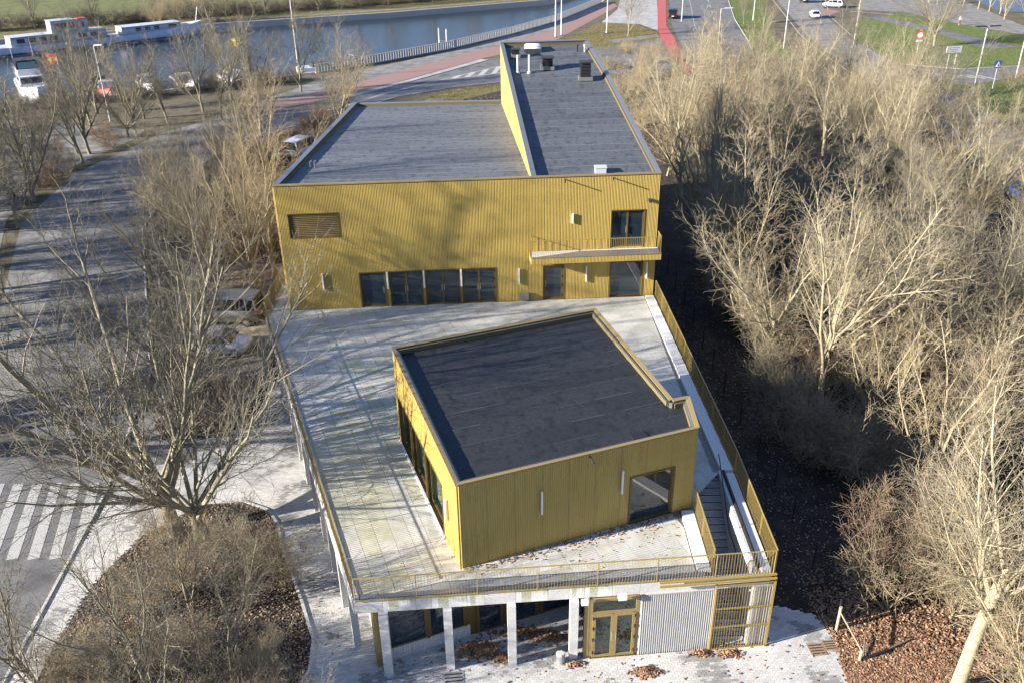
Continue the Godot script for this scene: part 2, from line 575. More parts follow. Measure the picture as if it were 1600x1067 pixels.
# roofing felt in sheets: the polygon is cut into strips across the direction axis, each strip into lengths
func roofing(parent: Node, poly: PackedVector2Array, height: Callable, axis: Vector2, strip: float, length: float, seed_: int, felt: String) -> void:
	var r := RandomNumberGenerator.new()
	r.seed = seed_
	var cross := Vector2(-axis.y, axis.x)
	var lo := INF
	var hi := -INF
	var ulo := INF
	var uhi := -INF
	for p in poly:
		lo = minf(lo, p.dot(cross))
		hi = maxf(hi, p.dot(cross))
		ulo = minf(ulo, p.dot(axis))
		uhi = maxf(uhi, p.dot(axis))
	var count := ceili((hi - lo) / strip)
	for k in count:
		var u := ulo - r.randf() * length * 0.7
		while u < uhi:
			var l := length * r.randf_range(0.7, 1.1)
			if u + l > uhi - 1.2:
				l = uhi - u + 0.1
			var a := lo + k * strip - 0.05
			var b := lo + (k + 1) * strip
			var cell := PackedVector2Array([axis * u + cross * a, axis * (u + l) + cross * a, axis * (u + l) + cross * b, axis * u + cross * b])
			for piece in Geometry2D.intersect_polygons(cell, poly):
				var tops := []
				var bottoms := []
				for p in piece:
					var t := clampf((p.dot(cross) - a) / strip, 0, 1)
					tops.append(height.call(p) + lerpf(0.022, 0.008, t) + r.randf() * 0.0015)
					bottoms.append(height.call(p) - 0.01)
				var s := Shape.new()
				s.prism(piece, 0, 0, tops, bottoms)
				part(parent, "roofing_sheet", s, M[felt + str(r.randi() % 4)])
			# the pale bead of bitumen along a joint
			if r.randf() < .9:
				var f0 := r.randf() * .6 if felt == "dark_felt" else 0.0
				var f1 := minf(1.0, f0 + r.randf_range(.3, .8)) if felt == "dark_felt" else 1.0
				for line in Geometry2D.intersect_polyline_with_polygon(PackedVector2Array([axis * (u + l * f0) + cross * (a + .03), axis * (u + l * f1) + cross * (a + .03)]), poly):
					var s := Shape.new()
					s.bar(up(line[0], height.call(line[0]) + .022), up(line[1], height.call(line[1]) + .022), r.randf_range(.012, .03), .012)
					part(parent, "seam", s, M.seam if felt == "dark_felt" else M.seam_pale)
			u += l


# the raised edge of a roof: an upstand with a metal cap along points that carry the height of the cap
func parapet(parent: Node, pts: Array, inward: float, depth: float, cap := "coping_grey", wide := 0.30) -> void:
	for k in pts.size() - 1:
		var p: Vector3 = pts[k]
		var q: Vector3 = pts[k + 1]
		var d := Vector2(q.x - p.x, q.z - p.z).normalized()
		var nn := Vector2(d.y, -d.x) * inward
		var a := Vector2(p.x, p.z)
		var b := Vector2(q.x, q.z)
		var s := Shape.new()
		var poly := PackedVector2Array([a + nn * 0.03, b + nn * 0.03, b + nn * (wide - 0.03), a + nn * (wide - 0.03)])
		s.prism(poly, 0, 0, [p.y - 0.03, q.y - 0.03, q.y - 0.03, p.y - 0.03], [p.y - depth, q.y - depth, q.y - depth, p.y - depth])
		part(parent, "upstand", s, M.upstand)
		var lens := maxi(1, roundi(a.distance_to(b) / 2.5))
		for j in lens:
			var a2 := a.lerp(b, float(j) / lens) + d * 0.004
			var b2 := a.lerp(b, float(j + 1) / lens) - d * 0.004
			var ya := lerpf(p.y, q.y, float(j) / lens)
			var yb := lerpf(p.y, q.y, float(j + 1) / lens)
			var c := Shape.new()
			c.prism(PackedVector2Array([a2 - nn * 0.055, b2 - nn * 0.055, b2 + nn * wide, a2 + nn * wide]), 0, 0, [ya + 0.02, yb + 0.02, yb, ya], [ya - 0.05, yb - 0.05, yb - 0.03, ya - 0.03])
			part(parent, "coping", c, M[cap])


func roof_vent(parent: Node, at: Vector3, w: float, h: float) -> void:
	var s := Shape.new()
	s.box(at + Vector3(0, .12, 0), Vector3(w * 1.15, .24, w * 1.15))
	var o := part(parent, "roof_vent", s, M.coping_grey)
	s = Shape.new()
	s.box(at + Vector3(0, .24 + (h - .3) / 2, 0), Vector3(w * .8, h - .3, w * .8))
	for k in 4:
		s.box(at + Vector3(0, .32 + k * (h - .42) / 4, 0), Vector3(w * .9, .035, w * .9))
	part(o, "louvre", s, M.black)
	s = Shape.new()
	var top := at + Vector3(0, h, 0)
	s.box(top, Vector3(w * 1.12, .08, w * 1.12))
	part(o, "cap", s, M.dark_metal)


# ---------- the three bodies of the building ----------

func main_building() -> void:
	var b := thing("main_building", "large yellow ribbed-metal building with two flat dark roofs, behind the terrace", "building")
	var fl := Vector2(-12.96, -46.36)
	var fr := Vector2(8.46, -47.66)
	var bl := Vector2(-12.42, -71.5)
	var mf := Vector2(1.27, -47.22)
	var mb := Vector2(-.55, -71.87)
	var kink := Vector2(7.25, -63.3)
	var br := Vector2(6.28, -72.5)
	var front := [[0.62, 3.34, 8.0, 9.34], [4.25, 5.68, 3.52, 5.68], [5.95, 7.80, 3.52, 5.68], [8.02, 9.98, 3.52, 5.68], [10.16, 12.06, 3.52, 5.68], [14.88, 16.06, 3.52, 5.68], [18.84, 20.72, 3.52, 5.74], [18.78, 20.66, 6.70, 8.90]]
	wall(b, "wall", fl, fr, [0, 0], [10.9, 10.9], 0.3, front)
	cladding(b, fl, fr, [3.5, 3.5], [10.93, 10.93], front, 0.93)
	wall(b, "wall", bl, fl + Vector2(0, -.3), [0, 0], [9.9, 10.9], 0.3)
	cladding(b, bl, fl, [0, 0], [9.93, 10.93], [], 0.95)
	wall(b, "wall", mb, bl + Vector2(.3, 0), [0, 0], [9.9, 9.9], 0.3)
	cladding(b, mb, bl, [0, 0], [9.93, 9.93])
	wall(b, "wall", fr + Vector2(0, -.3), kink, [0, 0], [10.9, 13.1], 0.3)
	cladding(b, fr, kink, [0, 0], [10.93, 13.16])
	wall(b, "wall", kink, br, [0, 0], [13.1, 14.3], 0.3)
	cladding(b, kink, br, [0, 0], [13.16, 14.33])
	wall(b, "wall", br, mb, [0, 0], [14.3, 14.3], 0.3)
	cladding(b, br, mb, [0, 0], [14.33, 14.33])
	# the wall that rises above the lower roof
	wall(b, "wall", mb, mf, [9.0, 10.2], [14.3, 10.85], 0.3)
	cladding(b, mb, mf, [9.4, 10.4], [14.33, 10.93], [], 0.95)
	# inner floors, seen through the windows
	var s := Shape.new()
	s.prism(PackedVector2Array([fl + Vector2(.3, -.31), fr + Vector2(-.3, -.31), kink + Vector2(-.3, 0), br + Vector2(-.3, .3), bl + Vector2(.3, .3)]), 3.30, 3.49)
	part(b, "floor", s, M.interior_floor)
	s = Shape.new()
	s.prism(PackedVector2Array([mf + Vector2(-.2, -.31), fr + Vector2(-.3, -.31), kink + Vector2(-.3, 0), br + Vector2(-.3, .3), mb + Vector2(.1, .3)]), 6.40, 6.62)
	part(b, "floor", s, M.interior_floor)
	s = Shape.new()
	s.box(Vector3(-2, 5.0, -53.5), Vector3(20, 3.0, .15))
	part(b, "inner_wall", s, M.interior)
	# roofs
	var hl := func(p: Vector2) -> float: return 10.70 - (-46.5 - p.y) * 1.0 / 25.0
	var low := PackedVector2Array([fl + Vector2(.1, -.1), mf + Vector2(0, -.05), mb + Vector2(0, .1), bl + Vector2(.1, .1)])
	s = Shape.new()
	s.prism(low, 0, 0, [hl.call(low[0]), hl.call(low[1]), hl.call(low[2]), hl.call(low[3])], [9.9, 9.9, 9.2, 9.2])
	var r1 := part(b, "roof", s, M.upstand)
	roofing(r1, low, hl, Vector2(1, -.045).normalized(), 1.0, 7.0, 11, "pale_felt")
	parapet(r1, [up(bl, 10.0), up(fl, 11.0)], 1, 0.6, "coping_grey", 0.26)
	parapet(r1, [up(mb + Vector2(-.1, 0), 9.93), up(bl + Vector2(.45, .0), 9.93)], 1, .4, "coping_grey", 0.3)
	parapet(r1, [up(fl + Vector2(-.02, .0), 11.03), up(mf, 11.03)], 1, 0.5, "gold_trim", 0.24)
	for k in 2:
		s = Shape.new()
		s.rod(Vector3(-11.9 + k * .25, hl.call(Vector2(0, -51.4)), -51.4), Vector3(-11.9 + k * .25, hl.call(Vector2(0, -51.4)) + .4, -51.4), .05)
		s.rod(Vector3(-11.9 + k * .25, hl.call(Vector2(0, -51.4)) + .4, -51.4), Vector3(-11.9 + k * .25 + .1, hl.call(Vector2(0, -51.4)) + .42, -51.4), .05)
		part(r1, "vent_pipe", s, M.coping_grey)
	var hr := func(p: Vector2) -> float: return 10.74 + (-47.5 - p.y) * 0.1377
	var tall := PackedVector2Array([mf + Vector2(.05, -.1), fr + Vector2(-.08, -.1), kink + Vector2(-.08, 0), br + Vector2(-.08, .1), mb + Vector2(.05, .1)])
	var tops := []
	var bots := []
	for p in tall:
		tops.append(hr.call(p))
		bots.append(hr.call(p) - .3)
	s = Shape.new()
	s.prism(tall, 0, 0, tops, bots)
	var r2 := part(b, "roof", s, M.upstand)
	roofing(r2, tall, hr, Vector2(1, -.05).normalized(), 1.0, 5.0, 12, "grey_felt")
	parapet(r2, [up(mf, 11.02), up(mb, 14.4)], -1, 0.5, "coping_grey", 0.24)
	parapet(r2, [up(br, 14.4), up(kink, 13.22), up(fr, 11.02)], -1, 0.5, "coping_grey", 0.22)
	parapet(r2, [up(mb, 14.42), up(br, 14.42)], -1, 0.6, "coping_grey", 0.3)
	parapet(r2, [up(mf + Vector2(.002, 0), 11.035), up(fr + Vector2(.03, 0), 11.035)], 1, 0.45, "gold_trim", 0.22)
	var R := func(x: float, z: float) -> Vector3: return Vector3(x, hr.call(Vector2(x, z)), z)
	roof_vent(r2, R.call(.6, -69.1), .62, .62)
	roof_vent(r2, R.call(2.9, -66.3), .85, .85)
	roof_vent(r2, R.call(5.5, -63.9), .85, 1.25)
	for x in [.72, 1.55]:
		s = Shape.new()
		s.rod(R.call(x, -65.4), R.call(x, -65.4) + Vector3(0, 1.3, 0), .085)
		s.rod(R.call(x, -65.4), R.call(x, -65.4) + Vector3(0, .12, 0), .16)
		part(r2, "vent_pipe", s, M.pole)
	for x in [5.35, 5.95]:
		s = Shape.new()
		s.rod(R.call(x, -70.2), R.call(x, -70.2) + Vector3(0, .42, 0), .07)
		s.rod(R.call(x, -70.2) + Vector3(0, .42, 0), R.call(x, -70.2) + Vector3(0, .52, 0), .12)
		part(r2, "vent_pipe", s, M.black if x < 5.5 else M.pole)
	s = Shape.new()
	s.box(R.call(1.95, -70.7) + Vector3(0, .12, 0), Vector3(1.35, .26, 1.35))
	var sky := part(r2, "skylight", s, M.upstand)
	s = Shape.new()
	var rings := []
	for k in 4:
		var w: float = [.66, .62, .48, .2][k]
		var y: float = [.25, .36, .46, .50][k]
		var c := R.call(1.95, -70.7) as Vector3
		rings.append(PackedVector3Array([c + Vector3(-w, y, -w), c + Vector3(w, y, -w), c + Vector3(w, y, w), c + Vector3(-w, y, w)]))
	s.loft(rings)
	part(sky, "dome", s, M.lamp_tube)
	s = Shape.new()
	s.box(R.call(5.15, -48.4) + Vector3(0, .16, 0), Vector3(.62, .34, .5))
	s.box(R.call(5.15, -48.4) + Vector3(0, .35, 0), Vector3(.70, .05, .58))
	part(r2, "roof_hatch", s, M.pole)
	# openings of the front
	var a := fl
	var grille := window(b, "ventilation_grille", a, fr, front[0], [], [], {"inset": .05, "sill": true, "width": .05})
	for k in 12:
		s = Shape.new()
		var d := (fr - fl).normalized()
		var nn := Vector2(-d.y, d.x)
		var c := up(a + d * 1.98 - nn * .03, 8.07 + k * .108)
		s.box(c, Vector3(2.62, .085, .02), Basis(up(d, 0), Vector3.UP, up(nn, 0)) * Basis(Vector3.RIGHT, -.6))
		part(grille, "slat", s, M.frame)
	window(b, "glass_door", a, fr, front[1], [], [], {"handle": [5.55]})
	window(b, "glass_door", a, fr, front[2], [6.87], [], {"handle": [6.80, 6.94], "hinges": [7.75]})
	window(b, "glass_door", a, fr, front[3], [9.0], [], {"handle": [8.93, 9.07], "hinges": [9.93]})
	window(b, "glass_door", a, fr, front[4], [11.1], [], {"handle": [11.03, 11.17], "hinges": [12.01]})
	window(b, "glass_door", a, fr, front[5], [], [], {"handle": [15.02], "hinges": [16.0], "width": .13})
	window(b, "window", a, fr, front[6], [], [], {"sill": true})
	window(b, "window", a, fr, front[7], [19.72], [], {"handle": [19.65]})
	for l in [[2.11, 4.76, 5.77, .07], [5.80, 4.66, 5.72, .09], [7.91, 4.66, 5.72, .09], [10.07, 4.66, 5.72, .09], [13.45, 4.64, 5.62, .07], [17.40, 4.63, 5.61, .07], [20.98, 4.68, 5.71, .07], [16.53, 8.28, 8.86, .1]]:
		wall_lamp(b, a, fr, l[0], l[1], l[2], l[3])
	var d := (fr - fl).normalized()
	var nn := Vector2(-d.y, d.x)
	var B := Basis(up(d, 0), Vector3.UP, up(nn, 0))
	s = Shape.new()
	s.box(up(a + d * 13.72 + nn * .14, 3.86), Vector3(.58, .38, .2), B)
	part(b, "meter_box", s, M.coping_grey)
	s = Shape.new()
	s.rod(up(a + d * 14.12 + nn * .1, 3.5), up(a + d * 14.12 + nn * .1, 4.05), .04)
	part(b, "pipe", s, M.gold_trim)
	s = Shape.new()
	s.box(up(a + d * 20.9 + nn * .2, 9.5), Vector3(.16, .16, .3), B)
	part(b, "security_camera", s, M.dark_metal)
	for u in [16.05, 18.75]:
		s = Shape.new()
		s.bar(up(a + d * u + nn * .0, 10.86), up(a + d * u + nn * .55, 10.80), .05, .05)
		part(b, "overflow_spout", s, M.dark_metal)
	# balcony
	s = Shape.new()
	s.prism(PackedVector2Array([a + d * 14.12 + nn * .05, a + d * 21.52 + nn * .05, a + d * 21.52 + nn * .98, a + d * 14.12 + nn * .98]), 6.30, 6.61)
	var bal := part(b, "balcony", s, M.white_coping)
	var p0 := a + d * 14.08 + nn * 1.0
	var p1 := a + d * 21.56 + nn * 1.0
	cladding(bal, p0, p1, [6.22, 6.22], [6.6, 6.6], [], 1.05, .085, "fascia_panel")
	cladding(bal, a + d * 14.08 + nn * .05, p0, [6.22, 6.22], [6.6, 6.6], [], 1.05, .085, "fascia_panel")
	cladding(bal, p1, a + d * 21.56 + nn * .05, [6.22, 6.22], [6.6, 6.6], [], 1.05, .085, "fascia_panel")
	s = Shape.new()
	s.bar(up(p0, 6.62), up(p1, 6.62), .12, .04)
	part(bal, "edge_trim", s, M.coping_grey)
	var rail := Shape.new()
	var e0 := a + d * 14.12 + nn * .95
	var e1 := a + d * 21.52 + nn * .95
	rail.bar(up(e0, 7.6), up(e1, 7.6), .04, .03)
	rail.bar(up(e0, 7.6), up(e0 - nn * .9, 7.6), .04, .03)
	rail.bar(up(e1, 7.6), up(e1 - nn * .9, 7.6), .04, .03)
	for k in 71:
		var q := e0.lerp(e1, k / 70.0)
		rail.box(up(q, 7.09), Vector3(.012, 1.0, .03), B)
	for k in 9:
		rail.box(up(e0 - nn * .1 * k, 7.09), Vector3(.03, 1.0, .012), B)
		rail.box(up(e1 - nn * .1 * k, 7.09), Vector3(.03, 1.0, .012), B)
	part(bal, "railing", rail, M.gold_rail)


func pavilion() -> void:
	var b := thing("pavilion", "small yellow ribbed-metal pavilion with dark flat roof standing on the terrace", "building")
	var F := Vector2(-1.98, -24.36)
	var E := Vector2(6.97, -27.68)
	var D := Vector2(6.95, -29.66)
	var C := Vector2(6.27, -29.43)
	var Bk := Vector2(3.86, -36.46)
	var A := Vector2(-5.1, -32.98)
	var dirFE := (E - F).normalized()
	var back := Vector2(dirFE.y, -dirFE.x)
	var H := func(p: Vector2) -> float: return 7.25 + (p - F).dot(back) * 0.085
	var win := [[6.80, 8.62, 3.52, 5.68]]
	wall(b, "wall", F, E, [3.5, 3.5], [H.call(F) - .06, H.call(E) - .06], .25, win)
	cladding(b, F, E, [3.5, 3.5], [H.call(F) - .05, H.call(E) - .05], win, 1.06)
	window(b, "window", F, E, win[0], [], [], {"inset": .06, "sill": true})
	wall_lamp(b, F, E, 3.13, 5.13, 6.15)
	wall_lamp(b, F, E, 6.38, 5.14, 6.18)
	# the long side to the left: glass between posts under a deep yellow band
	var left := [[.5, 2.45, 3.5, 5.85], [2.65, 4.75, 3.5, 5.85], [4.95, 7.2, 3.5, 5.85]]
	wall(b, "wall", A, F, [3.5, 3.5], [H.call(A) - .06, H.call(F) - .06], .25, left)
	cladding(b, A, F, [3.5, 3.5], [H.call(A) - .05, H.call(F) - .05], left, 1.02)
	for k in 3:
		window(b, "window", A, F, left[k], [], [], {"inset": .16, "glass": "green_glass", "sill": true})
	wall_lamp(b, A, F, 7.95, 4.75, 5.75)
	wall(b, "wall", Bk, A, [3.5, 3.5], [H.call(Bk) - .06, H.call(A) - .06], .25)
	cladding(b, Bk, A, [3.5, 3.5], [H.call(Bk) - .05, H.call(A) - .05])
	wall(b, "wall", C, Bk, [3.5, 3.5], [H.call(C) - .06, H.call(Bk) - .06], .25)
	cladding(b, C, Bk, [3.5, 3.5], [H.call(C) - .05, H.call(Bk) - .05])
	wall(b, "wall", D, C, [3.5, 3.5], [H.call(D) - .06, H.call(C) - .06], .25)
	cladding(b, D, C, [3.5, 3.5], [H.call(D) - .05, H.call(C) - .05])
	wall(b, "wall", E, D, [3.5, 3.5], [H.call(E) - .06, H.call(D) - .06], .25)
	cladding(b, E, D, [3.5, 3.5], [H.call(E) - .05, H.call(D) - .05])
	var s := Shape.new()
	var poly := PackedVector2Array([F, E, D, C, Bk, A])
	var inner: PackedVector2Array = Geometry2D.offset_polygon(poly, -.12)[0]
	var tops := []
	var bots := []
	for p in inner:
		tops.append(H.call(p) - .26)
		bots.append(H.call(p) - .5)
	s.prism(inner, 0, 0, tops, bots)
	var r := part(b, "roof", s, M.upstand)
	var hr := func(p: Vector2) -> float: return H.call(p) - .26
	roofing(r, inner, hr, dirFE, 1.0, 4.2, 13, "dark_felt")
	var ring := []
	for p in [F, E, D, C, Bk, A, F]:
		ring.append(up(p, H.call(p)))
	parapet(r, ring, 1, .45, "gold_trim", .12)
	# a second, inner edge of grey metal
	var g := []
	for p in Geometry2D.offset_polygon(poly, -.16)[0]:
		g.append(p)
	g.append(g[0])
	for k in g.size() - 1:
		s = Shape.new()
		s.bar(up(g[k], H.call(g[k]) - .07), up(g[k + 1], H.call(g[k + 1]) - .07), .07, .06)
		s.bar(up(g[k], H.call(g[k]) - .19), up(g[k + 1], H.call(g[k + 1]) - .19), .1, .16)
		part(r, "flashing", s, M.coping_grey if k % 2 else M.upstand)
	s = Shape.new()
	var dr := F + dirFE * 7.35 + back * .62
	s.box(up(dr, hr.call(dr) + .02), Vector3(.62, .05, .42), Basis(Vector3.UP, .356))
	part(r, "drain", s, M.black)
	s = Shape.new()
	var sp := F + dirFE * 5.05
	s.bar(up(sp, H.call(sp) - .15), up(sp - back * .35, H.call(sp) - .22), .06, .06)
	part(b, "overflow_spout", s, M.dark_metal)
	s = Shape.new()
	s.prism(inner, 3.501, 3.515)
	part(b, "floor", s, M.interior_floor)
	# the white foot strip under the glass
	s = Shape.new()
	var dl := (F - A).normalized()
	var nl := Vector2(-dl.y, dl.x)
	s.bar(up(A + nl * .09 + dl * .3, 3.54), up(A + nl * .09 + dl * 7.4, 3.54), .08, .06)
	part(b, "foot_strip", s, M.white_coping)


func stain_material() -> StandardMaterial3D:
	# green algae run down from the top edge of some white panels, in streaks
	var im := Image.create(128, 64, false, Image.FORMAT_RGB8)
	var f := FastNoiseLite.new()
	f.seed = 5
	f.frequency = 0.06
	for x in 128:
		var run := 0.25 + 0.75 * absf(f.get_noise_2d(x * 1.7, 3.0)) * 2.2 * (1.0 if x > 30 else 0.5)
		for y in 64:
			if x > 22 and x < 62:
				run = 1.6
			var k := clampf(1.0 - (y / 64.0) / maxf(run, .05), 0, 1) * clampf(.62 + f.get_noise_2d(x * 5.0, y * 2.0), 0, 1)
			var base := Color(.64, .64, .63) * (1.0 + .08 * f.get_noise_2d(x * 3.0, y * 3.0))
			im.set_pixel(x, y, base.lerp(Color(.20, .21, .03), clampf(k * 1.3, 0, .9)).linear_to_srgb())
	var m := StandardMaterial3D.new()
	m.albedo_texture = ImageTexture.create_from_image(im)
	m.roughness = 0.7
	return m


func podium() -> void:
	var b := thing("terrace_podium", "grey-white podium with columns and glass entrance carrying the paved roof terrace", "building")
	var c0 := Vector2(-5.66, -22.83)
	var c1 := Vector2(9.25, -23.95)
	var outline := PackedVector2Array([c0, c1, Vector2(9.22, -30), Vector2(8.50, -47.64), Vector2(-12.9, -46.34), Vector2(-12.9, -50.6), Vector2(-14.25, -50.6), Vector2(-14.14, -45.38)])
	var well := PackedVector2Array([Vector2(7.12, -24.0), Vector2(8.66, -24.1), Vector2(8.66, -29.93), Vector2(7.12, -29.75)])
	# slab with the stair well cut out
	var s := Shape.new()
	for piece in [PackedVector2Array([c0, Vector2(7.12, -23.79), Vector2(7.12, -47.55), Vector2(-12.9, -46.34), Vector2(-12.9, -50.6), Vector2(-14.25, -50.6), Vector2(-14.14, -45.38)]), PackedVector2Array([Vector2(7.12, -29.9), Vector2(9.22, -30), Vector2(8.50, -47.64), Vector2(7.12, -47.55)]), PackedVector2Array([Vector2(8.66, -23.905), c1, Vector2(9.22, -30), Vector2(8.66, -29.97)])]:
		s.prism(piece, 2.92, 3.44)
	part(b, "slab", s, M.slab_base)
	# paving slabs of the terrace, laid square to the pavilion
	var U := Vector2(.9373, -.3485)
	var V := Vector2(-.3485, -.9373)
	var field: PackedVector2Array = Geometry2D.offset_polygon(PackedVector2Array([c0 + Vector2(.12, -.12), Vector2(6.5, -23.85), Vector2(6.52, -27.4), Vector2(8.64, -29.96), Vector2(8.35, -30.0), Vector2(7.95, -47.6), Vector2(-12.9, -46.34), Vector2(-12.9, -50.55), Vector2(-14.0, -50.55), Vector2(-13.95, -45.38)]), -.02)[0]
	var foot: PackedVector2Array = Geometry2D.offset_polygon(PackedVector2Array([Vector2(-1.98, -24.36), Vector2(6.97, -27.68), Vector2(6.95, -29.66), Vector2(6.27, -29.43), Vector2(3.86, -36.46), Vector2(-5.1, -32.98)]), .02)[0]
	var full := Shape.new()
	var tw := .62
	var tl := 1.25
	for k in 12:
		full.box(Vector3(0, 0, -tl / 2 + (k + .5) * tl / 12), Vector3(tw - .012, .04, tl / 12 - .012))
	full.box(Vector3(0, -.008, 0), Vector3(tw - .016, .038, tl - .02))
	var full_mesh := full.mesh()
	var r := RandomNumberGenerator.new()
	r.seed = 77
	var origin := Vector2(-1.98, -24.36)
	var cells := []
	for iu in range(-34, 34):
		for iv in range(-8, 26):
			var off := tl / 2 if posmod(iu, 2) else 0.0
			var o := origin + U * (iu * tw) + V * (iv * tl + off)
			var q := PackedVector2Array([o + U * .006 + V * .006, o + U * (tw - .006) + V * .006, o + U * (tw - .006) + V * (tl - .006), o + U * .006 + V * (tl - .006)])
			var inside := true
			var any := false
			for p in q:
				var ok := Geometry2D.is_point_in_polygon(p, field) and not Geometry2D.is_point_in_polygon(p, foot)
				inside = inside and ok
				any = any or ok
			if any:
				cells.append([(o + U * tw / 2 + V * tl / 2), q, inside])
	cells.sort_custom(func(x, y): return x[0].y > y[0].y)
	var rest := Shape.new()
	for k in cells.size():
		var at: Vector2 = cells[k][0]
		var green := sin(at.x * .9 + 1.0) + sin(at.y * .55) + (1.2 if at.x < -3 else -.8) + r.randf_range(-1, 1)
		var m: StandardMaterial3D = M["slab1"] if green > 1.1 else M["slab%d" % [0, 2, 0][r.randi() % 3]]
		if k >= 298:
			rest.box(up(at, 3.476), Vector3(tw - .012, .04, tl - .012), Basis(Vector3.UP, .356)) if cells[k][2] else clip_slab(rest, cells[k][1], field, foot)
		elif cells[k][2]:
			var o := part(b, "paving_slab", full_mesh, m, up(at, 3.478 + r.randf() * .004))
			o.rotation.y = .356
		else:
			var one := Shape.new()
			clip_slab(one, cells[k][1], field, foot)
			if one.v.size():
				part(b, "paving_slab", one, m)
	part(b, "paving", rest, M.slab0).set_meta("kind", "stuff")
	# front fascia in panels
	var d := (c1 - c0).normalized()
	var nn := Vector2(-d.y, d.x)
	var stained := [1, 3, 4, 6, 8, 9]
	var stain := stain_material()
	var u := 0.0
	var widths := [1.0, 1.15, .55, 1.25, .62, 1.1, 1.15, .75, .55, 1.0, 1.0, 1.35, 1.05, 1.4, .95]
	for k in widths.size():
		var w: float = minf(widths[k], 14.92 - u)
		var low := 2.90
		s = Shape.new()
		var p0 := c0 + d * (u + .004) + nn * .025
		var p1 := c0 + d * (u + w - .004) + nn * .025
		s.quad(up(p0, low), up(p1, low), up(p1, 3.53), up(p0, 3.53))
		s.quad(up(p1, low), up(p0, low), up(p0 - nn * .08, low), up(p1 - nn * .08, low))
		part(b, "fascia_panel", s, stain if k in stained else M.white_panel)
		u += w
	# left fascia
	var l1 := Vector2(-14.14, -45.38)
	var dl := (c0 - l1).normalized()
	var nl := Vector2(-dl.y, dl.x)
	for k in 12:
		s = Shape.new()
		var p0 := l1 + dl * (k * 2.009 + .004) + nl * .025
		var p1 := l1 + dl * (k * 2.009 + 2.005) + nl * .025
		s.quad(up(p0, 2.9), up(p1, 2.9), up(p1, 3.46), up(p0, 3.46))
		s.quad(up(p1, 2.9), up(p0, 2.9), up(p0 - nl * .08, 2.9), up(p1 - nl * .08, 2.9))
		part(b, "fascia_panel", s, M.white_panel)
	# raised white edges round the terrace
	for k in 11:
		s = Shape.new()
		s.bar(up(l1 + dl * (k * 2.19 + .01) - nl * .09, 3.50), up(l1 + dl * (k * 2.19 + 2.18) - nl * .09, 3.50), .2, .14)
		part(b, "edge_block", s, M.white_coping)
	for k in 7:
		s = Shape.new()
		s.bar(up(c0 + d * (.25 + k * 1.75) - nn * .1, 3.49), up(c0 + d * (.25 + k * 1.75 + 1.74) - nn * .1, 3.49), .2, .11)
		part(b, "edge_block", s, M.coping_grey)
	# white coping blocks along the right edge
	var e0 := Vector2(7.97, -47.45)
	var e1 := Vector2(8.68, -29.95)
	for k in 16:
		s = Shape.new()
		var a := e0.lerp(e1, k / 16.0 + .0004)
		var q := e0.lerp(e1, (k + 1) / 16.0 - .0004)
		s.prism(PackedVector2Array([a, q, q + Vector2(.52, -.02), a + Vector2(.5, -.02)]), 3.40, 3.60)
		part(b, "coping_block", s, M.white_coping)
	for k in 16:
		s = Shape.new()
		s.prism(PackedVector2Array([Vector2(8.84, -29.8 + k * .365), Vector2(8.84, -29.8 + k * .365 + .36), Vector2(9.18, -29.8 + k * .365 + .36), Vector2(9.18, -29.8 + k * .365)]), 3.40, 3.58)
		part(b, "coping_block", s, M.white_coping)
	for k in 4:
		s = Shape.new()
		s.prism(PackedVector2Array([Vector2(6.54, -27.35 + k * .84), Vector2(6.54, -27.35 + k * .84 + .83), Vector2(7.02, -27.35 + k * .84 + .83), Vector2(7.02, -27.35 + k * .84)]), 3.40, 3.60)
		part(b, "coping_block", s, M.white_coping)
	# side walls of the podium and of the stair well
	wall(b, "wall", c1 + Vector2(0, -.05), Vector2(9.22, -30), [0, 0], [3.42, 3.42], .3, [], "white_panel")
	wall(b, "wall", Vector2(9.22, -30), Vector2(8.5, -47.6), [0, 0], [3.42, 3.42], .3, [], "concrete")
	s = Shape.new()
	s.prism(PackedVector2Array([Vector2(8.56, -24.15), Vector2(8.68, -24.15), Vector2(8.68, -30.0), Vector2(8.56, -30.0)]), 0, 3.56)
	part(b, "stair_wall", s, M.white_panel)
	s = Shape.new()
	s.prism(PackedVector2Array([Vector2(7.0, -24.15), Vector2(7.12, -24.15), Vector2(7.12, -29.8), Vector2(7.0, -29.8)]), 0, 3.43)
	part(b, "stair_wall", s, M.concrete)
	# stairs down to the front
	var z := -29.9
	var y := 3.44
	for k in 20:
		s = Shape.new()
		var tread := .262
		if k == 10:
			tread = 1.1
		s.box(Vector3(7.84, y - .26, z + tread / 2), Vector3(1.42, .17, tread))
		part(b, "step" if k != 10 else "landing", s, M.concrete)
		s = Shape.new()
		s.box(Vector3(7.84, y - .172, z + tread - .03), Vector3(1.42, .012, .05))
		part(b, "step_nosing", s, M.dark_metal)
		z += tread
		y -= .17
	s = Shape.new()
	s.tube(PackedVector3Array([Vector3(8.5, 4.4, -30.0), Vector3(8.5, 4.3, -29.7), Vector3(8.5, 2.6, -27.2), Vector3(8.5, 2.6, -26.2), Vector3(8.5, 1.0, -24.2)]), PackedFloat32Array([.022, .022, .022, .022, .022]), 6)
	part(b, "handrail", s, M.dark_metal)
	s = Shape.new()
	s.tube(PackedVector3Array([Vector3(8.76, 3.62, -29.9), Vector3(8.76, 3.62, -24.1)]), PackedFloat32Array([.06, .06]), 6)
	part(b, "drain_channel", s, M.black)
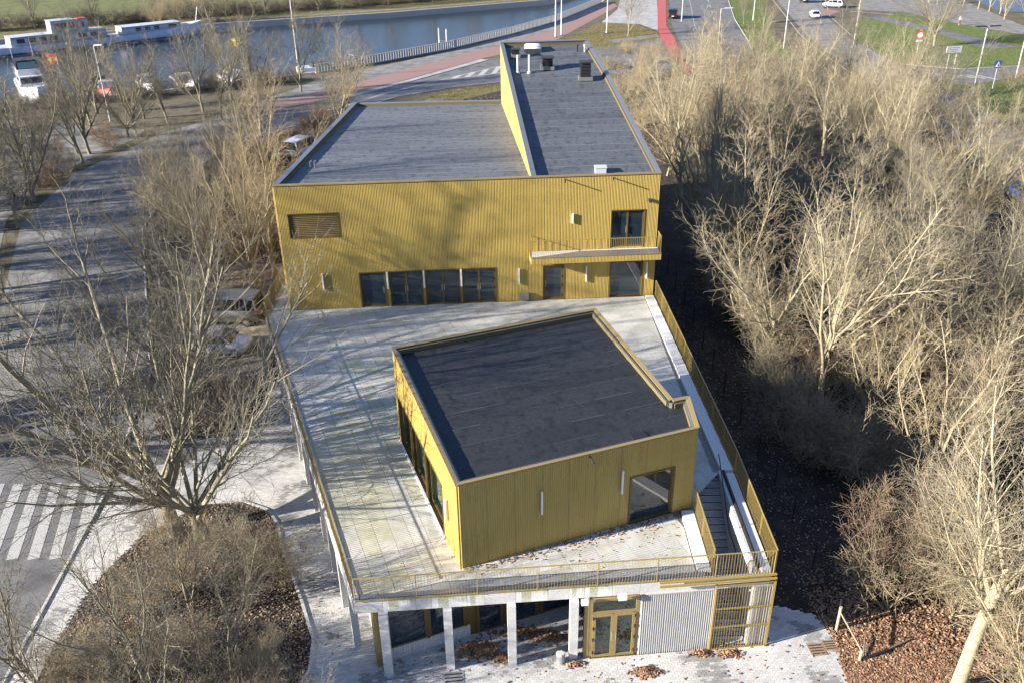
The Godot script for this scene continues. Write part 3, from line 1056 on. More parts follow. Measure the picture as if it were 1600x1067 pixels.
	# columns
	for k in 4:
		var p: Vector2 = [Vector2(-4.66, -22.75), Vector2(-2.42, -22.95), Vector2(-.16, -23.12), Vector2(2.08, -23.3)][k]
		s = Shape.new()
		s.box(up(p - nn * .02, 1.46), Vector3(.30 if k else .32, 2.92, .26), Basis(up(d, 0), Vector3.UP, up(nn, 0)))
		part(b, "column", s, M.white_panel)
	for k in 10:
		var p := c0 + (l1 - c0).normalized() * (1.35 + k * 2.17) - nl * .12
		s = Shape.new()
		s.box(up(p, 1.46), Vector3(.2, 2.92, .26), Basis(up(dl, 0), Vector3.UP, up(nl, 0)))
		part(b, "column", s, M.white_panel)
	# the ground floor set back under the slab
	var w0 := Vector2(-4.95, -23.25)
	var w1 := Vector2(2.55, -26.25)
	var op := [[.15, 1.75, .62, 2.8], [1.85, 3.25, .62, 2.8], [3.75, 4.75, .03, 2.5], [5.0, 6.2, .03, 2.8], [6.4, 7.8, .03, 2.8]]
	wall(b, "wall", w0, w1, [0, 0], [2.93, 2.93], .2, op, "frame")
	window(b, "window", w0, w1, op[0], [], [], {"inset": .0, "glass": "glass"})
	window(b, "window", w0, w1, op[1], [], [], {"inset": .0, "glass": "glass"})
	window(b, "glass_door", w0, w1, op[2], [], [], {"inset": .0, "glass": "glass"})
	window(b, "window", w0, w1, op[3], [], [], {"inset": .0, "glass": "glass"})
	window(b, "window", w0, w1, op[4], [], [], {"inset": .0, "glass": "glass"})
	cladding(b, w0, w0 + (w1 - w0).normalized() * 3.45, [0, 0], [.6, .6], [], 1.15, .1, "plinth_panel", ["white_panel"])
	var wl := Vector2(-12.4, -44.5)
	wall(b, "wall", wl, w0 + Vector2(-.05, -.05), [0, 0], [2.93, 2.93], .2, [[2, 5, .9, 2.6], [7, 10, .9, 2.6], [12, 15, .9, 2.6], [17, 20, .9, 2.6]], "concrete")
	for k in 4:
		window(b, "window", wl, w0 + Vector2(-.05, -.05), [2.0 + k * 5, 5.0 + k * 5, .9, 2.6], [3.5 + k * 5], [], {"inset": .05, "sill": true})
	s = Shape.new()
	s.box(Vector3(-5.05, 1.46, -23.2), Vector3(.22, 2.92, .3), Basis(Vector3.UP, .4))
	part(b, "corner_post", s, M.gold_trim)
	# entrance box with its double door
	var g0 := Vector2(-4.65, -22.61)
	var g1 := Vector2(9.4, -23.85)
	var q0 := Vector2(2.58, -23.33)
	wall(b, "wall", w1 + Vector2(.06, 0), q0 + Vector2(.06, -.1), [0, 0], [2.93, 2.93], .06, [[.2, 2.7, .05, 2.8]], "frame")
	window(b, "window", w1 + Vector2(.06, 0), q0 + Vector2(.06, -.1), [.2, 2.7, .05, 2.8], [1.4], [], {"inset": .02, "trim": false})
	var gd := (g1 - g0).normalized()
	var gn := Vector2(-gd.y, gd.x)
	var fa := g0 - gn * .06
	var fb := g1 - gn * .06
	window(b, "glass_door", fa, fb, [7.33, 9.14, .02, 2.88], [], [2.22], {"inset": .05, "width": .12, "glass": "green_glass", "frame": "gold_trim", "trim": false})
	for k in 2:
		var o := [7.45 + k * .785, 7.45 + (k + 1) * .785, .06, 2.16]
		window(b, "door_leaf", fa, fb, o, [], [], {"inset": .02, "width": .11, "glass": "green_glass", "frame": "gold_trim", "trim": false, "handle": [8.16 if k == 0 else 8.31], "hinges": [7.47 if k == 0 else 9.0]})
	wall(b, "wall", fa + gd * 7.14, fa + gd * 7.32, [0, 0], [2.9, 2.9], .2, [], "gold_trim")
	# white ribbed wall
	wall(b, "wall", fa + gd * 9.16, fa + gd * 11.86, [0, 0], [2.93, 2.93], .2, [], "dull_panel")
	cladding(b, fa + gd * 9.16, fa + gd * 11.86, [.02, .02], [2.9, 2.9], [], .9, .085, "ribbed_panel", ["dull_panel"], .035)
	cladding(b, fa + gd * 13.3, fa + gd * 14.02, [.02, .02], [2.9, 2.9], [], .9, .085, "ribbed_panel", ["dull_panel"], .035)
	wall(b, "wall", fa + gd * 13.3, fa + gd * 14.02, [0, 0], [2.93, 2.93], .2, [], "white_panel")
	# gate of upright bars before the stairs
	var gate := Shape.new()
	var GB := Basis(up(gd, 0), Vector3.UP, up(gn, 0))
	for e in [11.88, 14.04]:
		gate.box(up(g0 + gd * e + gn * .04, 1.62), Vector3(.06, 3.24, .06), GB)
	for yy in [.06, 1.15, 2.05, 3.2]:
		gate.box(up(g0 + gd * 12.96 + gn * .04, yy), Vector3(2.1, .045, .05), GB)
	var gt := part(b, "gate", gate, M.gold_rail)
	gate = Shape.new()
	for k in 21:
		gate.box(up(g0 + gd * (11.97 + k * .1) + gn * .065, 1.62), Vector3(.009, 3.1, .012), GB)
	part(gt, "bars", gate, M.gold_rail)
	# gutter rails over the wall on the right
	for k in 2:
		s = Shape.new()
		s.bar(up(g0 + gd * 9.75 + gn * (.12 + .06 * k), 3.60 - k * .13), up(g0 + gd * 14.0 + gn * (.12 + .06 * k), 3.60 - k * .13), .07, .06)
		part(b, "gutter_rail", s, M.gold_rail)
	# two emergency lamps over the door
	for k in 2:
		s = Shape.new()
		s.box(up(g0 + gd * (7.1 + k * 1.35) + gn * .12, 2.98 + .1 * k), Vector3(.24 if k == 0 else .3, .2, .14), GB)
		part(b, "door_lamp", s, M.lamp_tube)


func clip_slab(s: Shape, cell: PackedVector2Array, field: PackedVector2Array, foot: PackedVector2Array) -> void:
	for piece in Geometry2D.intersect_polygons(cell, field):
		for left in Geometry2D.clip_polygons(piece, foot):
			if not Geometry2D.is_polygon_clockwise(left) or true:
				if Geometry2D.triangulate_polygon(left).size():
					s.prism(left, 3.45, 3.497)


func terrace_railings() -> void:
	var g := "yellow railings round the terrace"
	var r := thing("terrace_railing", "yellow bar railing along the front edge of the terrace above the entrance", "railing", Vector3.ZERO, 0, g)
	railing(r, [Vector3(-5.55, 3.5, -22.75), Vector3(9.22, 3.5, -23.86)], 1.05)
	r = thing("terrace_railing", "long yellow bar railing along the left edge of the terrace", "railing", Vector3.ZERO, 0, g)
	railing(r, [Vector3(-14.10, 3.5, -45.3), Vector3(-5.66, 3.5, -22.9)], 1.05)
	r = thing("terrace_railing", "short yellow bar railing left of the main building beyond the terrace corner", "railing", Vector3.ZERO, 0, g)
	railing(r, [Vector3(-12.95, 3.5, -50.6), Vector3(-14.22, 3.5, -50.6), Vector3(-14.14, 3.5, -45.5)], 1.05)
	r = thing("terrace_railing", "long yellow bar railing along the right edge of the terrace beside the wood", "railing", Vector3.ZERO, 0, g)
	railing(r, [Vector3(8.58, 3.5, -47.5), Vector3(9.27, 3.5, -30), Vector3(9.27, 3.5, -23.9)], 1.05)
	r = thing("terrace_railing", "yellow bar railing on the left side of the stair well", "railing", Vector3.ZERO, 0, g)
	railing(r, [Vector3(7.07, 3.5, -27.7), Vector3(7.07, 3.5, -24.0)], 1.05)


# ---------- ground, roads, water ----------

func sheet(called: String, pts: Array, y: float, m: String) -> MeshInstance3D:
	var s := Shape.new()
	s.flat(V2(pts), y)
	return setting(called, s, M[m])


# a band between two edges given as equal lists of x, z
func band(left: Array, right: Array) -> Array:
	var out := left.duplicate()
	for k in range(right.size() - 2, -1, -2):
		out.append(right[k])
		out.append(right[k + 1])
	return out


func ribbon(pts: PackedVector2Array, off: float, width: float, y: float, s: Shape, dash := 0.0, gap := 0.0, height := 0.0) -> void:
	var run := 0.0
	for k in pts.size() - 1:
		var a := pts[k]
		var b := pts[k + 1]
		var d := (b - a).normalized()
		var nn := Vector2(-d.y, d.x)
		var length := a.distance_to(b)
		var at := 0.0
		while at < length - 0.01:
			var step := length if dash == 0.0 else dash
			var e := minf(at + step, length)
			var p := PackedVector2Array([a + d * at + nn * (off - width / 2), a + d * e + nn * (off - width / 2), a + d * e + nn * (off + width / 2), a + d * at + nn * (off + width / 2)])
			if height > 0:
				s.prism(p, y, y + height)
			else:
				s.flat(p, y)
			at = e + gap
		run += length


func kerb_stones(pts: PackedVector2Array, label: String, m := "kerb", piece := 1.0, limit := 60) -> void:
	var o := thing("kerb", label, "kerb", Vector3.ZERO)
	var made := 0
	var rest := Shape.new()
	for k in pts.size() - 1:
		var a := pts[k]
		var b := pts[k + 1]
		var n := maxi(1, roundi(a.distance_to(b) / piece))
		for j in n:
			var p := a.lerp(b, float(j) / n)
			var q := a.lerp(b, (j + 1.0) / n)
			var d := (q - p).normalized()
			var s := Shape.new() if made < limit else rest
			s.bar(up(p + d * .006, .035), up(q - d * .006, .035), .11, .11)
			if made < limit:
				part(o, "kerb_stone", s, M[m])
			made += 1
	if rest.v.size():
		part(o, "kerb_run", rest, M[m])


func in_any(p: Vector2, polys: Array) -> bool:
	for q in polys:
		if Geometry2D.is_point_in_polygon(p, q):
			return true
	return false


func scatter(called: String, mesh_: Mesh, m: Material, spots: Array, label: String, category: String) -> void:
	var mm := MultiMesh.new()
	mm.transform_format = MultiMesh.TRANSFORM_3D
	mm.use_colors = true
	mm.mesh = mesh_
	mm.instance_count = spots.size()
	for k in spots.size():
		mm.set_instance_transform(k, spots[k][0])
		mm.set_instance_color(k, spots[k][1])
	var o := MultiMeshInstance3D.new()
	o.name = numbered(called)
	o.multimesh = mm
	o.material_override = m
	add_child(o)
	o.set_meta("kind", "stuff")
	tag(o, label, category)


var bed1 := V2([-15.3, -32.0, -14.2, -32.8, -12.7, -32.95, -11.4, -32.3, -10.7, -31.3, -10.1, -29.6, -8.6, -26.4, -7.75, -24.4, -7.6, -23.0, -8.4, -20.0, -12, -16, -17, -16, -17.6, -24, -17.5, -27.5, -16.6, -30.6])
var bed2 := V2([-16.6, -37.9, -15.6, -38.2, -14.6, -38.8, -14.0, -39.8, -13.75, -41.3, -13.9, -43.3, -16.2, -44.3, -19.4, -43.2, -19.2, -39.6, -18.2, -38.2])
var gravel_lot := V2([-13.9, -43.3, -14.5, -45.6, -14.7, -52.5, -15.5, -62, -25.0, -62, -21.4, -51, -20.2, -45, -19.4, -43.2, -16.2, -44.3])
var plaza := V2([-18.5, -10, -18.7, -22, -19.4, -34, -20.4, -40, -20.9, -45, -20.0, -45, -19.4, -43.2, -16.2, -44.3, -13.9, -43.3, -13.5, -46, -12.0, -46, -5.0, -23.4, -1, -25, 2.6, -26.4, 2.6, -23.3, 9.5, -23.8, 9.5, -25.5, 10.4, -25.8, 11.6, -25.3, 12.0, -24.3, 11.8, -22, 11.9, -10])


func ground() -> void:
	var near := [-500.0, 80, -150, -73, -67.7, -118.4, -49.3, -126.8, -29, -139.5, -20.2, -148.1, -10.4, -159, .9, -175.5, 10.3, -192, 22.6, -222.4, 32, -262, 42, -350, 60, -600]
	var far := [-500.0, -40, -150, -150, -100, -176, -64, -194, -27, -208.5, 10, -228.5, 22, -255, 34, -350, 50, -600]
	sheet("ground", near + [700.0, -600, 700, 150, -500, 150], 0.0, "ground")
	sheet("far_bank", [-500.0, -600] + far.slice(0, 16) + [50.0, -600], 0.05, "dry_grass")
	sheet("water", [-520.0, 100, -150, -60, -20, -125, 45, -220, 70, -610, 20, -610, -10, -260, -150, -170, -520, -60], -1.2, "water")
	# quay walls
	var s := Shape.new()
	for e in [near, far]:
		for k in range(0, e.size() - 2, 2):
			var a := Vector2(e[k], e[k + 1])
			var b := Vector2(e[k + 2], e[k + 3])
			s.bar(up(a, -.9), up(b, -.9), .5, 1.96)
	setting("quay_wall", s, M.concrete)
	# far bank grass
	sheet("far_lawn", [-140.0, -205, -100, -201, -70, -214, -40, -232, -40, -300, -180, -300], .09, "pale_lawn")
	sheet("towpath", band([-100.0, -180, -64, -197, -27, -212, 10, -232], [-99.0, -182, -63, -199.5, -26, -214.5, 11, -234.5]), .085, "old_asphalt")

	# road on the left, swinging past the canal to the right
	var left := [-25.0, 20.0, -25.5, -22, -26.3, -34, -28.3, -45, -33, -57, -38.5, -72, -40, -86, -37, -101, -30, -112, -22.6, -118.9, -14.3, -130.6, -3.1, -147.3, 8, -155, 20, -160, 29, -168]
	var right := [-17.8, 20.0, -18.6, -22, -19.5, -34, -21.4, -45, -26, -57, -31, -70, -33, -84, -30.5, -97, -24.5, -107, -19.3, -113.8, -15.1, -120.3, -8.5, -125.7, -1.3, -129.1, 10, -132, 30, -140]
	sheet("road", band(left, right), .012, "asphalt")
	var L := V2(left)
	var R := V2(right)
	kerb_stones(R.slice(1, 9), "pale kerb along the road side left of the building", "kerb", 1.0)
	kerb_stones(R.slice(8, 14), "pale kerb of the road bend behind the building", "kerb", 2.0)
	kerb_stones(L.slice(8, 13), "pale kerb between canal road and red cycle path", "kerb", 2.0)
	# cycle path and footway along the water
	var red_in := [-26.2, -10.0, -27.0, -34, -29.2, -44.6, -34, -56.6, -39.6, -71.8, -41.2, -86, -38.0, -101.6, -31, -113, -23.3, -120.8, -14.8, -132.6, -4.4, -148.6, 3.5, -158, 9, -167, 25.5, -214]
	var red_out := [-28.8, -10.0, -29.6, -34.5, -31.7, -45.6, -36.4, -57.6, -42.2, -72, -44, -86.2, -40.6, -103, -33, -115, -24.8, -127.2, -15.6, -140, -2.0, -161.5, 4.5, -171, 9.5, -180, 25, -221]
	sheet("cycle_path", band(red_in.slice(14), red_out.slice(14)), .016, "red_path")
	sheet("side_lane", band(left.slice(4, 18), red_out.slice(2, 16)), .0155, "old_asphalt")
	s = Shape.new()
	s.flat(V2([-23.1, -121.0, -14.7, -132.2, -4.4, -148.3, -3.1, -147.6, -14.2, -130.8, -22.5, -119.2]), .018)
	setting("pale_strip", s, M.far_paving)
	sheet("footway", band(red_out.slice(14), [-34, -117, -27.5, -135, -17.2, -147, -4.6, -164.5, 1.8, -175, 7.5, -186, 22, -222]), .008, "old_asphalt")
	sheet("bank_verge", [-62.0, -120, -49, -126, -29, -139, -27.5, -135, -34, -117, -42, -104, -56, -108], .02, "ground")
	# markings of the road
	s = Shape.new()
	var mid := PackedVector2Array()
	for k in L.size():
		mid.append(L[k].lerp(R[k], .5))
	ribbon(PackedVector2Array([Vector2(-21.2, -115.6), Vector2(-17.1, -122.6), Vector2(-10.3, -131.2)]), 0, .25, .02, s)
	ribbon(PackedVector2Array([Vector2(-10.3, -131.2), Vector2(-1.4, -136.2), Vector2(10, -141)]), 0, .25, .02, s)
	ribbon(PackedVector2Array([Vector2(-10.3, -131.2), Vector2(-1.4, -141.6), Vector2(10, -148)]), 0, .25, .02, s)
	for k in 7:
		var t := .25 + k * .22
		var a := Vector2(-10.3, -131.2).lerp(Vector2(-1.4, -136.2), t)
		var b := Vector2(-10.3, -131.2).lerp(Vector2(-1.4, -141.6), t + .10)
		ribbon(PackedVector2Array([a, b]), 0, .75, .0205, s)
	setting("road_markings", s, M.marking)
	s = Shape.new()
	for k in 9:
		var x := -19.45 - k * .92
		ribbon(PackedVector2Array([Vector2(x + .55, -29.2), Vector2(x - .9, -34.6)]), 0, .48, .02, s)
	setting("crosswalk", s, M.marking)
	# bed and planting behind the building
	sheet("bed", [-13.4, -117.5, -8.4, -124.6, -1.3, -128, 10, -131, 12, -95, -12, -95], .02, "dry_grass")
	sheet("bed_soil", [-7.5, -117, -1, -123.5, 8, -126, 9, -104, -6, -104], .026, "soil")
	sheet("yard", [-13.5, -117.3, -8.5, -119.5, -9.8, -112, -12, -96, -17, -96, -15.8, -113], .024, "old_asphalt")
	sheet("verge", [-15.6, -62, -25.2, -62, -30, -70, -32, -84, -29.5, -96.5, -23.5, -106, -18.8, -112.6, -16, -112, -13, -95, -13, -74, -13.5, -62], .006, "soil")
	sheet("quay_yard", [-66.0, -110, -44, -112, -43, -100, -46, -86, -44, -73, -37.5, -58, -60, -50, -90, -80], .01, "old_asphalt")

	# right of the building: plaza, red path and wide road
	sheet("pale_plaza", [19.2, -188.3, 26.6, -184.8, 28.8, -176, 30.5, -186, 36.0, -224, 38, -250, 31, -250, 24.7, -208], .016, "far_paving")
	sheet("grass_island", [14, -176, 19.2, -188, 26, -184.5, 28.5, -170, 27, -150, 15, -150, 11, -168], .010, "dry_grass")
	sheet("side_path", [18, -165.5, 28, -171.5, 28, -169, 19, -162], .014, "old_asphalt")
	sheet("red_path", [36.3, -225, 40, -250, 42.5, -250, 38.3, -224.5, 31.5, -182.5, 30.4, -166, 28.5, -150, 27.6, -132, 26.4, -132, 27, -150, 28, -167, 29.1, -178], .02, "bright_red")
	sheet("main_road", [44, -255, 39.0, -224, 32.6, -182.4, 31, -166.4, 29, -145, 27, -110, 34, -110, 38.5, -140, 42.5, -161.8, 46.6, -190, 52.6, -222.5, 58, -255], .012, "asphalt")
	s = Shape.new()
	ribbon(V2([49, -255, 43.8, -223.6, 37, -181.9, 34.5, -160]), 0, .22, .02, s, 1.0, 1.0)
	ribbon(V2([53, -255, 48.1, -223.1, 41.2, -181.5, 39, -165.7, 36, -145]), 0, .22, .02, s, 4.0, 6.0)
	setting("lane_markings", s, M.marking)
	kerb_stones(V2([52.8, -222.5, 46.8, -190, 42.7, -161.8, 38.7, -140]), "pale curved kerb between wide road and green lawn", "kerb", 2.0)
	sheet("lawn", [58.4, -255, 53, -222.5, 47, -190, 42.9, -161.8, 40, -145, 46, -145, 48.5, -168, 55, -195, 63, -225, 69, -255], .008, "lawn")
	# the second road with the crossing
	var l2 := [74.0, -260.0, 64.1, -221, 54.8, -168, 52.8, -151, 51, -125, 49.5, -105, 46, -80, 42, -40, 40, 20]
	var r2 := [84.0, -260.0, 76, -226, 66.5, -193, 61.3, -163.6, 60, -140, 57.5, -105, 54, -80, 50, -40, 48, 20]
	sheet("second_road", band(l2, r2), .012, "old_asphalt")
	sheet("crossing_road", [60, -138, 60.3, -125, 66, -123.7, 74.7, -129.6, 110, -145, 112, -155, 77.2, -135.2, 67, -133.6], .011, "asphalt")
	s = Shape.new()
	ribbon(V2(l2).slice(0, 5), 1.0, .18, .02, s)
	ribbon(V2(r2).slice(0, 4), -.8, .18, .02, s)
	for k in 5:
		ribbon(V2([62.2 + k * 1.35, -129.0 + k * .55 - 2.2, 63.6 + k * 1.35, -128.4 + k * .55]), 0, .55, .02, s)
	for k in 6:
		ribbon(V2([52.5 + k * .9, -118 + k * .4, 53.2 + k * .9, -116.2 + k * .4]), 0, .3, .02, s)
	ribbon(V2([56, -112, 54, -95, 51, -70]), 0, .16, .02, s, 2, 3)
	for k in 4:
		ribbon(V2([74 + k * 1.3, -199.5 + k * 1.2, 77 + k * 1.3, -197.0 + k * 1.2]), 0, .6, .024, s)
	setting("lane_markings", s, M.marking)
	sheet("red_crossing", [69.5, -204, 72, -200, 67.5, -193.5, 65.0, -196], .021, "red_path")
	sheet("lawn", [71.1, -187.4, 76, -189, 79.8, -172.5, 80, -152, 86, -151, 100, -158, 112, -156.5, 78, -137, 67.3, -134.4, 60.5, -139.5, 61.8, -163.6], .008, "lawn")
	sheet("path", [73, -190.5, 77.5, -190.5, 81.3, -173.3, 84, -160, 85.5, -152, 79.9, -151.2, 78.2, -172], .013, "asphalt")
	sheet("lawn", [77.8, -190.5, 84, -197, 88, -178, 92, -165, 100, -158.5, 86, -151.5, 84.5, -160, 81.6, -173.3], .008, "lawn")
	sheet("promenade", [76, -202, 83, -219, 95, -240, 110, -240, 98.6, -176, 104, -160, 93, -165, 88.2, -178, 84.4, -197], .011, "old_asphalt")
	sheet("lawn", [60.5, -124.6, 66, -123.4, 75, -129, 112, -144, 112, -80, 60, -80, 58, -105], .008, "lawn")
	sheet("pond", [104, -196, 130, -186, 150, -260, 118, -260], .03, "water")
	kerb_stones(V2([60.3, -138.4, 67.3, -134, 77.2, -135.6, 95, -145.5]), "dark-edged kerb of the grass island by the pedestrian crossing", "kerb", 2.0)

	# near ground: wood floor, beds, paving
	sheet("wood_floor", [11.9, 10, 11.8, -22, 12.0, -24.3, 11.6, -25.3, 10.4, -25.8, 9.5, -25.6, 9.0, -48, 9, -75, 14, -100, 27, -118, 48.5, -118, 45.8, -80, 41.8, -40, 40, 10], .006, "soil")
	var s2 := Shape.new()
	s2.flat(plaza, .008)
	setting("plaza_paving", s2, M.paver_bed)
	for e in [["planting_bed", bed1, .03, "soil"], ["planting_bed", bed2, .03, "soil"], ["gravel_parking", gravel_lot, .02, "gravel"]]:
		s2 = Shape.new()
		s2.flat(e[1], e[2])
		setting(e[0], s2, M[e[3]])
	var ring := bed1.duplicate()
	ring.append(bed1[0])
	kerb_stones(ring.slice(0, 13), "thin kerb round the large leafy bed left of the building", "kerb", .8)
	kerb_stones(bed2.slice(0, 6), "thin kerb round the small leafy bed beside the parking", "kerb", .8)


func ground_cover() -> void:
	var r := RandomNumberGenerator.new()
	r.seed = 21
	# block paving of the plaza, one small block each
	var block := Shape.new()
	block.box(Vector3(0, -.02, 0), Vector3(.205, .04, .098))
	block.quad(Vector3(-.1, .002, .046), Vector3(.1, .002, .046), Vector3(.1, .002, -.046), Vector3(-.1, .002, -.046))
	var spots := []
	var hole := [bed1, bed2]
	var patch := FastNoiseLite.new()
	patch.seed = 9
	patch.frequency = 0.12
	var U := Vector2(.9962, -.0872)
	var V := Vector2(-.0872, -.9962)
	for iv in 290:
		for iu in range(-105, 108):
			var p := U * (iu * .21 + (.105 if iv % 2 else 0.0)) + V * (iv * .104 + 15.5)
			if p.x < -19 or p.x > 12.2 or p.y > -17 or p.y < -46:
				continue
			if not Geometry2D.is_point_in_polygon(p, plaza) or in_any(p, hole):
				continue
			if p.y < -36 and p.x < -16.2:
				continue
			var q := patch.get_noise_2d(p.x * 3, p.y * 3)
			var g := .45 + q * .14 + r.randf_range(-.05, .05)
			if q < -.28 and r.randf() < .8:
				g *= .62
			var b := Basis(Vector3.UP, .0873).rotated(Vector3(r.randf() - .5, 0, r.randf() - .5).normalized(), r.randf() * .02)
			spots.append([Transform3D(b, up(p, .028 + r.randf() * .004)), Color(g, g * .985, g * .95)])
	scatter("paving_blocks", block.mesh(), M.paver, spots, "pale grey block paving round the front and left of the building", "paving")
	# fallen leaves
	var leaf := Shape.new()
	leaf.quad(Vector3(-.05, .0, .03), Vector3(.0, .012, .042), Vector3(.0, .012, -.042), Vector3(-.05, .0, -.03))
	leaf.quad(Vector3(.0, .012, .042), Vector3(.06, .0, .012), Vector3(.06, .0, -.012), Vector3(.0, .012, -.042))
	var lm := leaf.mesh()
	var cols := [Color(.25, .125, .06), Color(.19, .09, .045), Color(.31, .185, .105), Color(.14, .075, .042), Color(.37, .245, .15), Color(.22, .145, .095)]
	spots = []
	cols += [Color(.20, .13, .085), Color(.14, .095, .065), Color(.25, .18, .125), Color(.11, .075, .05), Color(.28, .21, .155), Color(.18, .145, .115)]
	var drop := func(p: Vector2, y: float, size: float, tone := 0) -> void:
		var b := Basis(Vector3(r.randf() - .5, .2, r.randf() - .5).normalized(), r.randf_range(-.9, .9)) * Basis(Vector3.UP, r.randf() * TAU)
		spots.append([Transform3D(b.scaled(Vector3.ONE * size * r.randf_range(.7, 1.3)), up(p, y + r.randf() * .03)), cols[tone + r.randi() % 6]])
	# wood floor, thickest in the sunny corner at the front
	for k in 30000:
		var p := Vector2(11.7 + absf(r.randfn(0, 4.2)), -20.5 - absf(r.randfn(0, 3.0)) + r.randf() * 2.0)
		if p.x < 11.9 + .25 * (p.y + 24.0) * signf(p.y + 24.0) * -1.0 * .3 and p.y > -24.3:
			continue
		if Geometry2D.is_point_in_polygon(p, plaza):
			continue
		drop.call(p, .02, .85)
	for k in 14000:
		var p := Vector2(r.randf_range(9.4, 34), r.randf_range(-60, -20))
		if p.x > 9.6 or p.y < -26:
			if not Geometry2D.is_point_in_polygon(p, plaza):
				drop.call(p, .015, .8, 6)
	for k in 24000:
		var p := Vector2(r.randf_range(-17.6, -7.5), r.randf_range(-33, -16))
		if Geometry2D.is_point_in_polygon(p, bed1):
			drop.call(p, .04, .75, 6)
	for k in 6000:
		var p := Vector2(r.randf_range(-19.5, -13.5), r.randf_range(-44.5, -37.5))
		if Geometry2D.is_point_in_polygon(p, bed2):
			drop.call(p, .04, .75, 6)
	for k in 14000:
		var p := Vector2(r.randf_range(-24, -13.6), r.randf_range(-72, -52))
		drop.call(p, .03, .95)
	scatter("leaf_litter", lm, M.leaf, spots, "brown fallen leaves covering the beds and the wood floor", "leaves")
	spots.clear()
	# heaps swept together by the wind
	for h in [[-1.4, -23.75, 1.0, .5, 900], [-.6, -23.35, .45, .25, 260], [1.2, -24.3, .8, .35, 330], [2.15, -23.0, .35, .16, 120], [4.7, -22.6, .5, .28, 420], [6.85, -23.42, .4, .2, 160], [7.9, -23.4, .5, .22, 220], [.2, -24.6, 1.6, .4, 350]]:
		for k in h[4]:
			var a := r.randf() * TAU
			var q := absf(r.randfn(0, .5))
			drop.call(Vector2(h[0] + cos(a) * q * h[2], h[1] + sin(a) * q * h[3]), .03 + maxf(0, .12 * (1 - q)) * r.randf(), 1.1)
	for k in 320:
		drop.call(Vector2(r.randf_range(-5, 11.5), -23.3 + r.randf_range(-.5, 3.0)), .03, .8)
	for k in 260:
		drop.call(Vector2(r.randf_range(-9.5, -6.5), r.randf_range(-34, -21)), .03, .8)
	scatter("leaf_heaps", lm, M.leaf, spots, "heaps of brown leaves blown against the entrance and columns", "leaves")
	spots.clear()
	var F := Vector2(-1.98, -24.36)
	var d := Vector2(.9373, -.3485)
	for k in 420:
		var q := absf(r.randfn(0, .22))
		drop.call(F + d * (9.2 * pow(r.randf(), .8)) + Vector2(.35, .94) * (.08 + q), 3.505, .7)
	for k in 120:
		drop.call(Vector2(r.randf_range(-5, 6.4), -24.2 - r.randf_range(0, 3)), 3.505, .6) if r.randf() < .4 else drop.call(F + d * r.randf_range(3, 8.5) + Vector2(.35, .94) * r.randf_range(.1, 1.4), 3.505, .65)
	for k in 90:
		drop.call(Vector2(r.randf_range(7.2, 8.4), r.randf_range(-27.2, -26.3)), 1.60, .7)
	for k in 9:
		for j in 26:
			drop.call(Vector2(r.randf_range(7.15, 8.52), -26.17 + k * .262 + r.randf() * .25), 1.40 - k * .17 + .005, .7)
	scatter("terrace_leaves", lm, M.leaf, spots, "dark leaves strewn on the terrace along the pavilion foot", "leaves")
	# tufts of grass on the lawns
	var tuft := Shape.new()
	for k in 5:
		var a := k * 1.256
		var o := Vector3(cos(a), 0, sin(a))
		var w := Vector3(-o.z, 0, o.x) * .02
		tuft.quad(o * .02 - w, o * .02 + w, o * .1 + Vector3(0, .16, 0) + w * .2, o * .1 + Vector3(0, .16, 0) - w * .2)
	spots.clear()
	var greens := [Color(.07, .12, .02), Color(.105, .155, .028), Color(.15, .175, .045), Color(.17, .155, .06)]
	var areas := [[V2([61.8, -163.6, 71.1, -187.4, 79.8, -172.5, 80, -152, 86, -151, 100, -158, 78, -137, 67.3, -134.4, 60.5, -139.5]), 14000], [V2([53, -222.5, 47, -190, 42.9, -161.8, 40, -145, 46, -145, 48.5, -168, 55, -195, 63, -225]), 7000], [V2([60.5, -124.6, 66, -123.4, 75, -129, 90, -135, 90, -100, 60, -100]), 7000]]
	for e in areas:
		var box := Rect2(e[0][0], Vector2.ZERO)
		for p in e[0]:
			box = box.expand(p)
		for k in e[1]:
			var p := box.position + Vector2(r.randf(), r.randf()) * box.size
			if Geometry2D.is_point_in_polygon(p, e[0]):
				spots.append([Transform3D(Basis(Vector3.UP, r.randf() * TAU).scaled(Vector3.ONE * r.randf_range(.4, .9)), up(p, .0)), greens[r.randi() % 4]])
	scatter("grass_tufts", tuft.mesh(), M.leaf, spots, "short green grass on the lawns beside the roads", "grass")
	# dry tufts behind the building
	spots.clear()
	var dry := [Color(.26, .20, .08), Color(.20, .17, .06), Color(.16, .15, .04), Color(.24, .13, .07)]
	for k in 9000:
		var p := Vector2(r.randf_range(-13, 28), r.randf_range(-190, -95))
		if Geometry2D.is_point_in_polygon(p, V2([-12.4, -117.5, -8.4, -124.6, -1.3, -128, 10, -131, 12, -95, -12, -95])) or Geometry2D.is_point_in_polygon(p, V2([14, -176, 19.2, -188, 26, -184.5, 28.5, -170, 27, -150, 15, -150, 11, -168])):
			spots.append([Transform3D(Basis(Vector3.UP, r.randf() * TAU).scaled(Vector3.ONE * r.randf_range(.6, 1.6)), up(p, .0)), dry[r.randi() % 4]])
	scatter("dry_grass_tufts", tuft.mesh(), M.leaf, spots, "straw-coloured rough grass behind the building", "grass")


# ---------- trees ----------

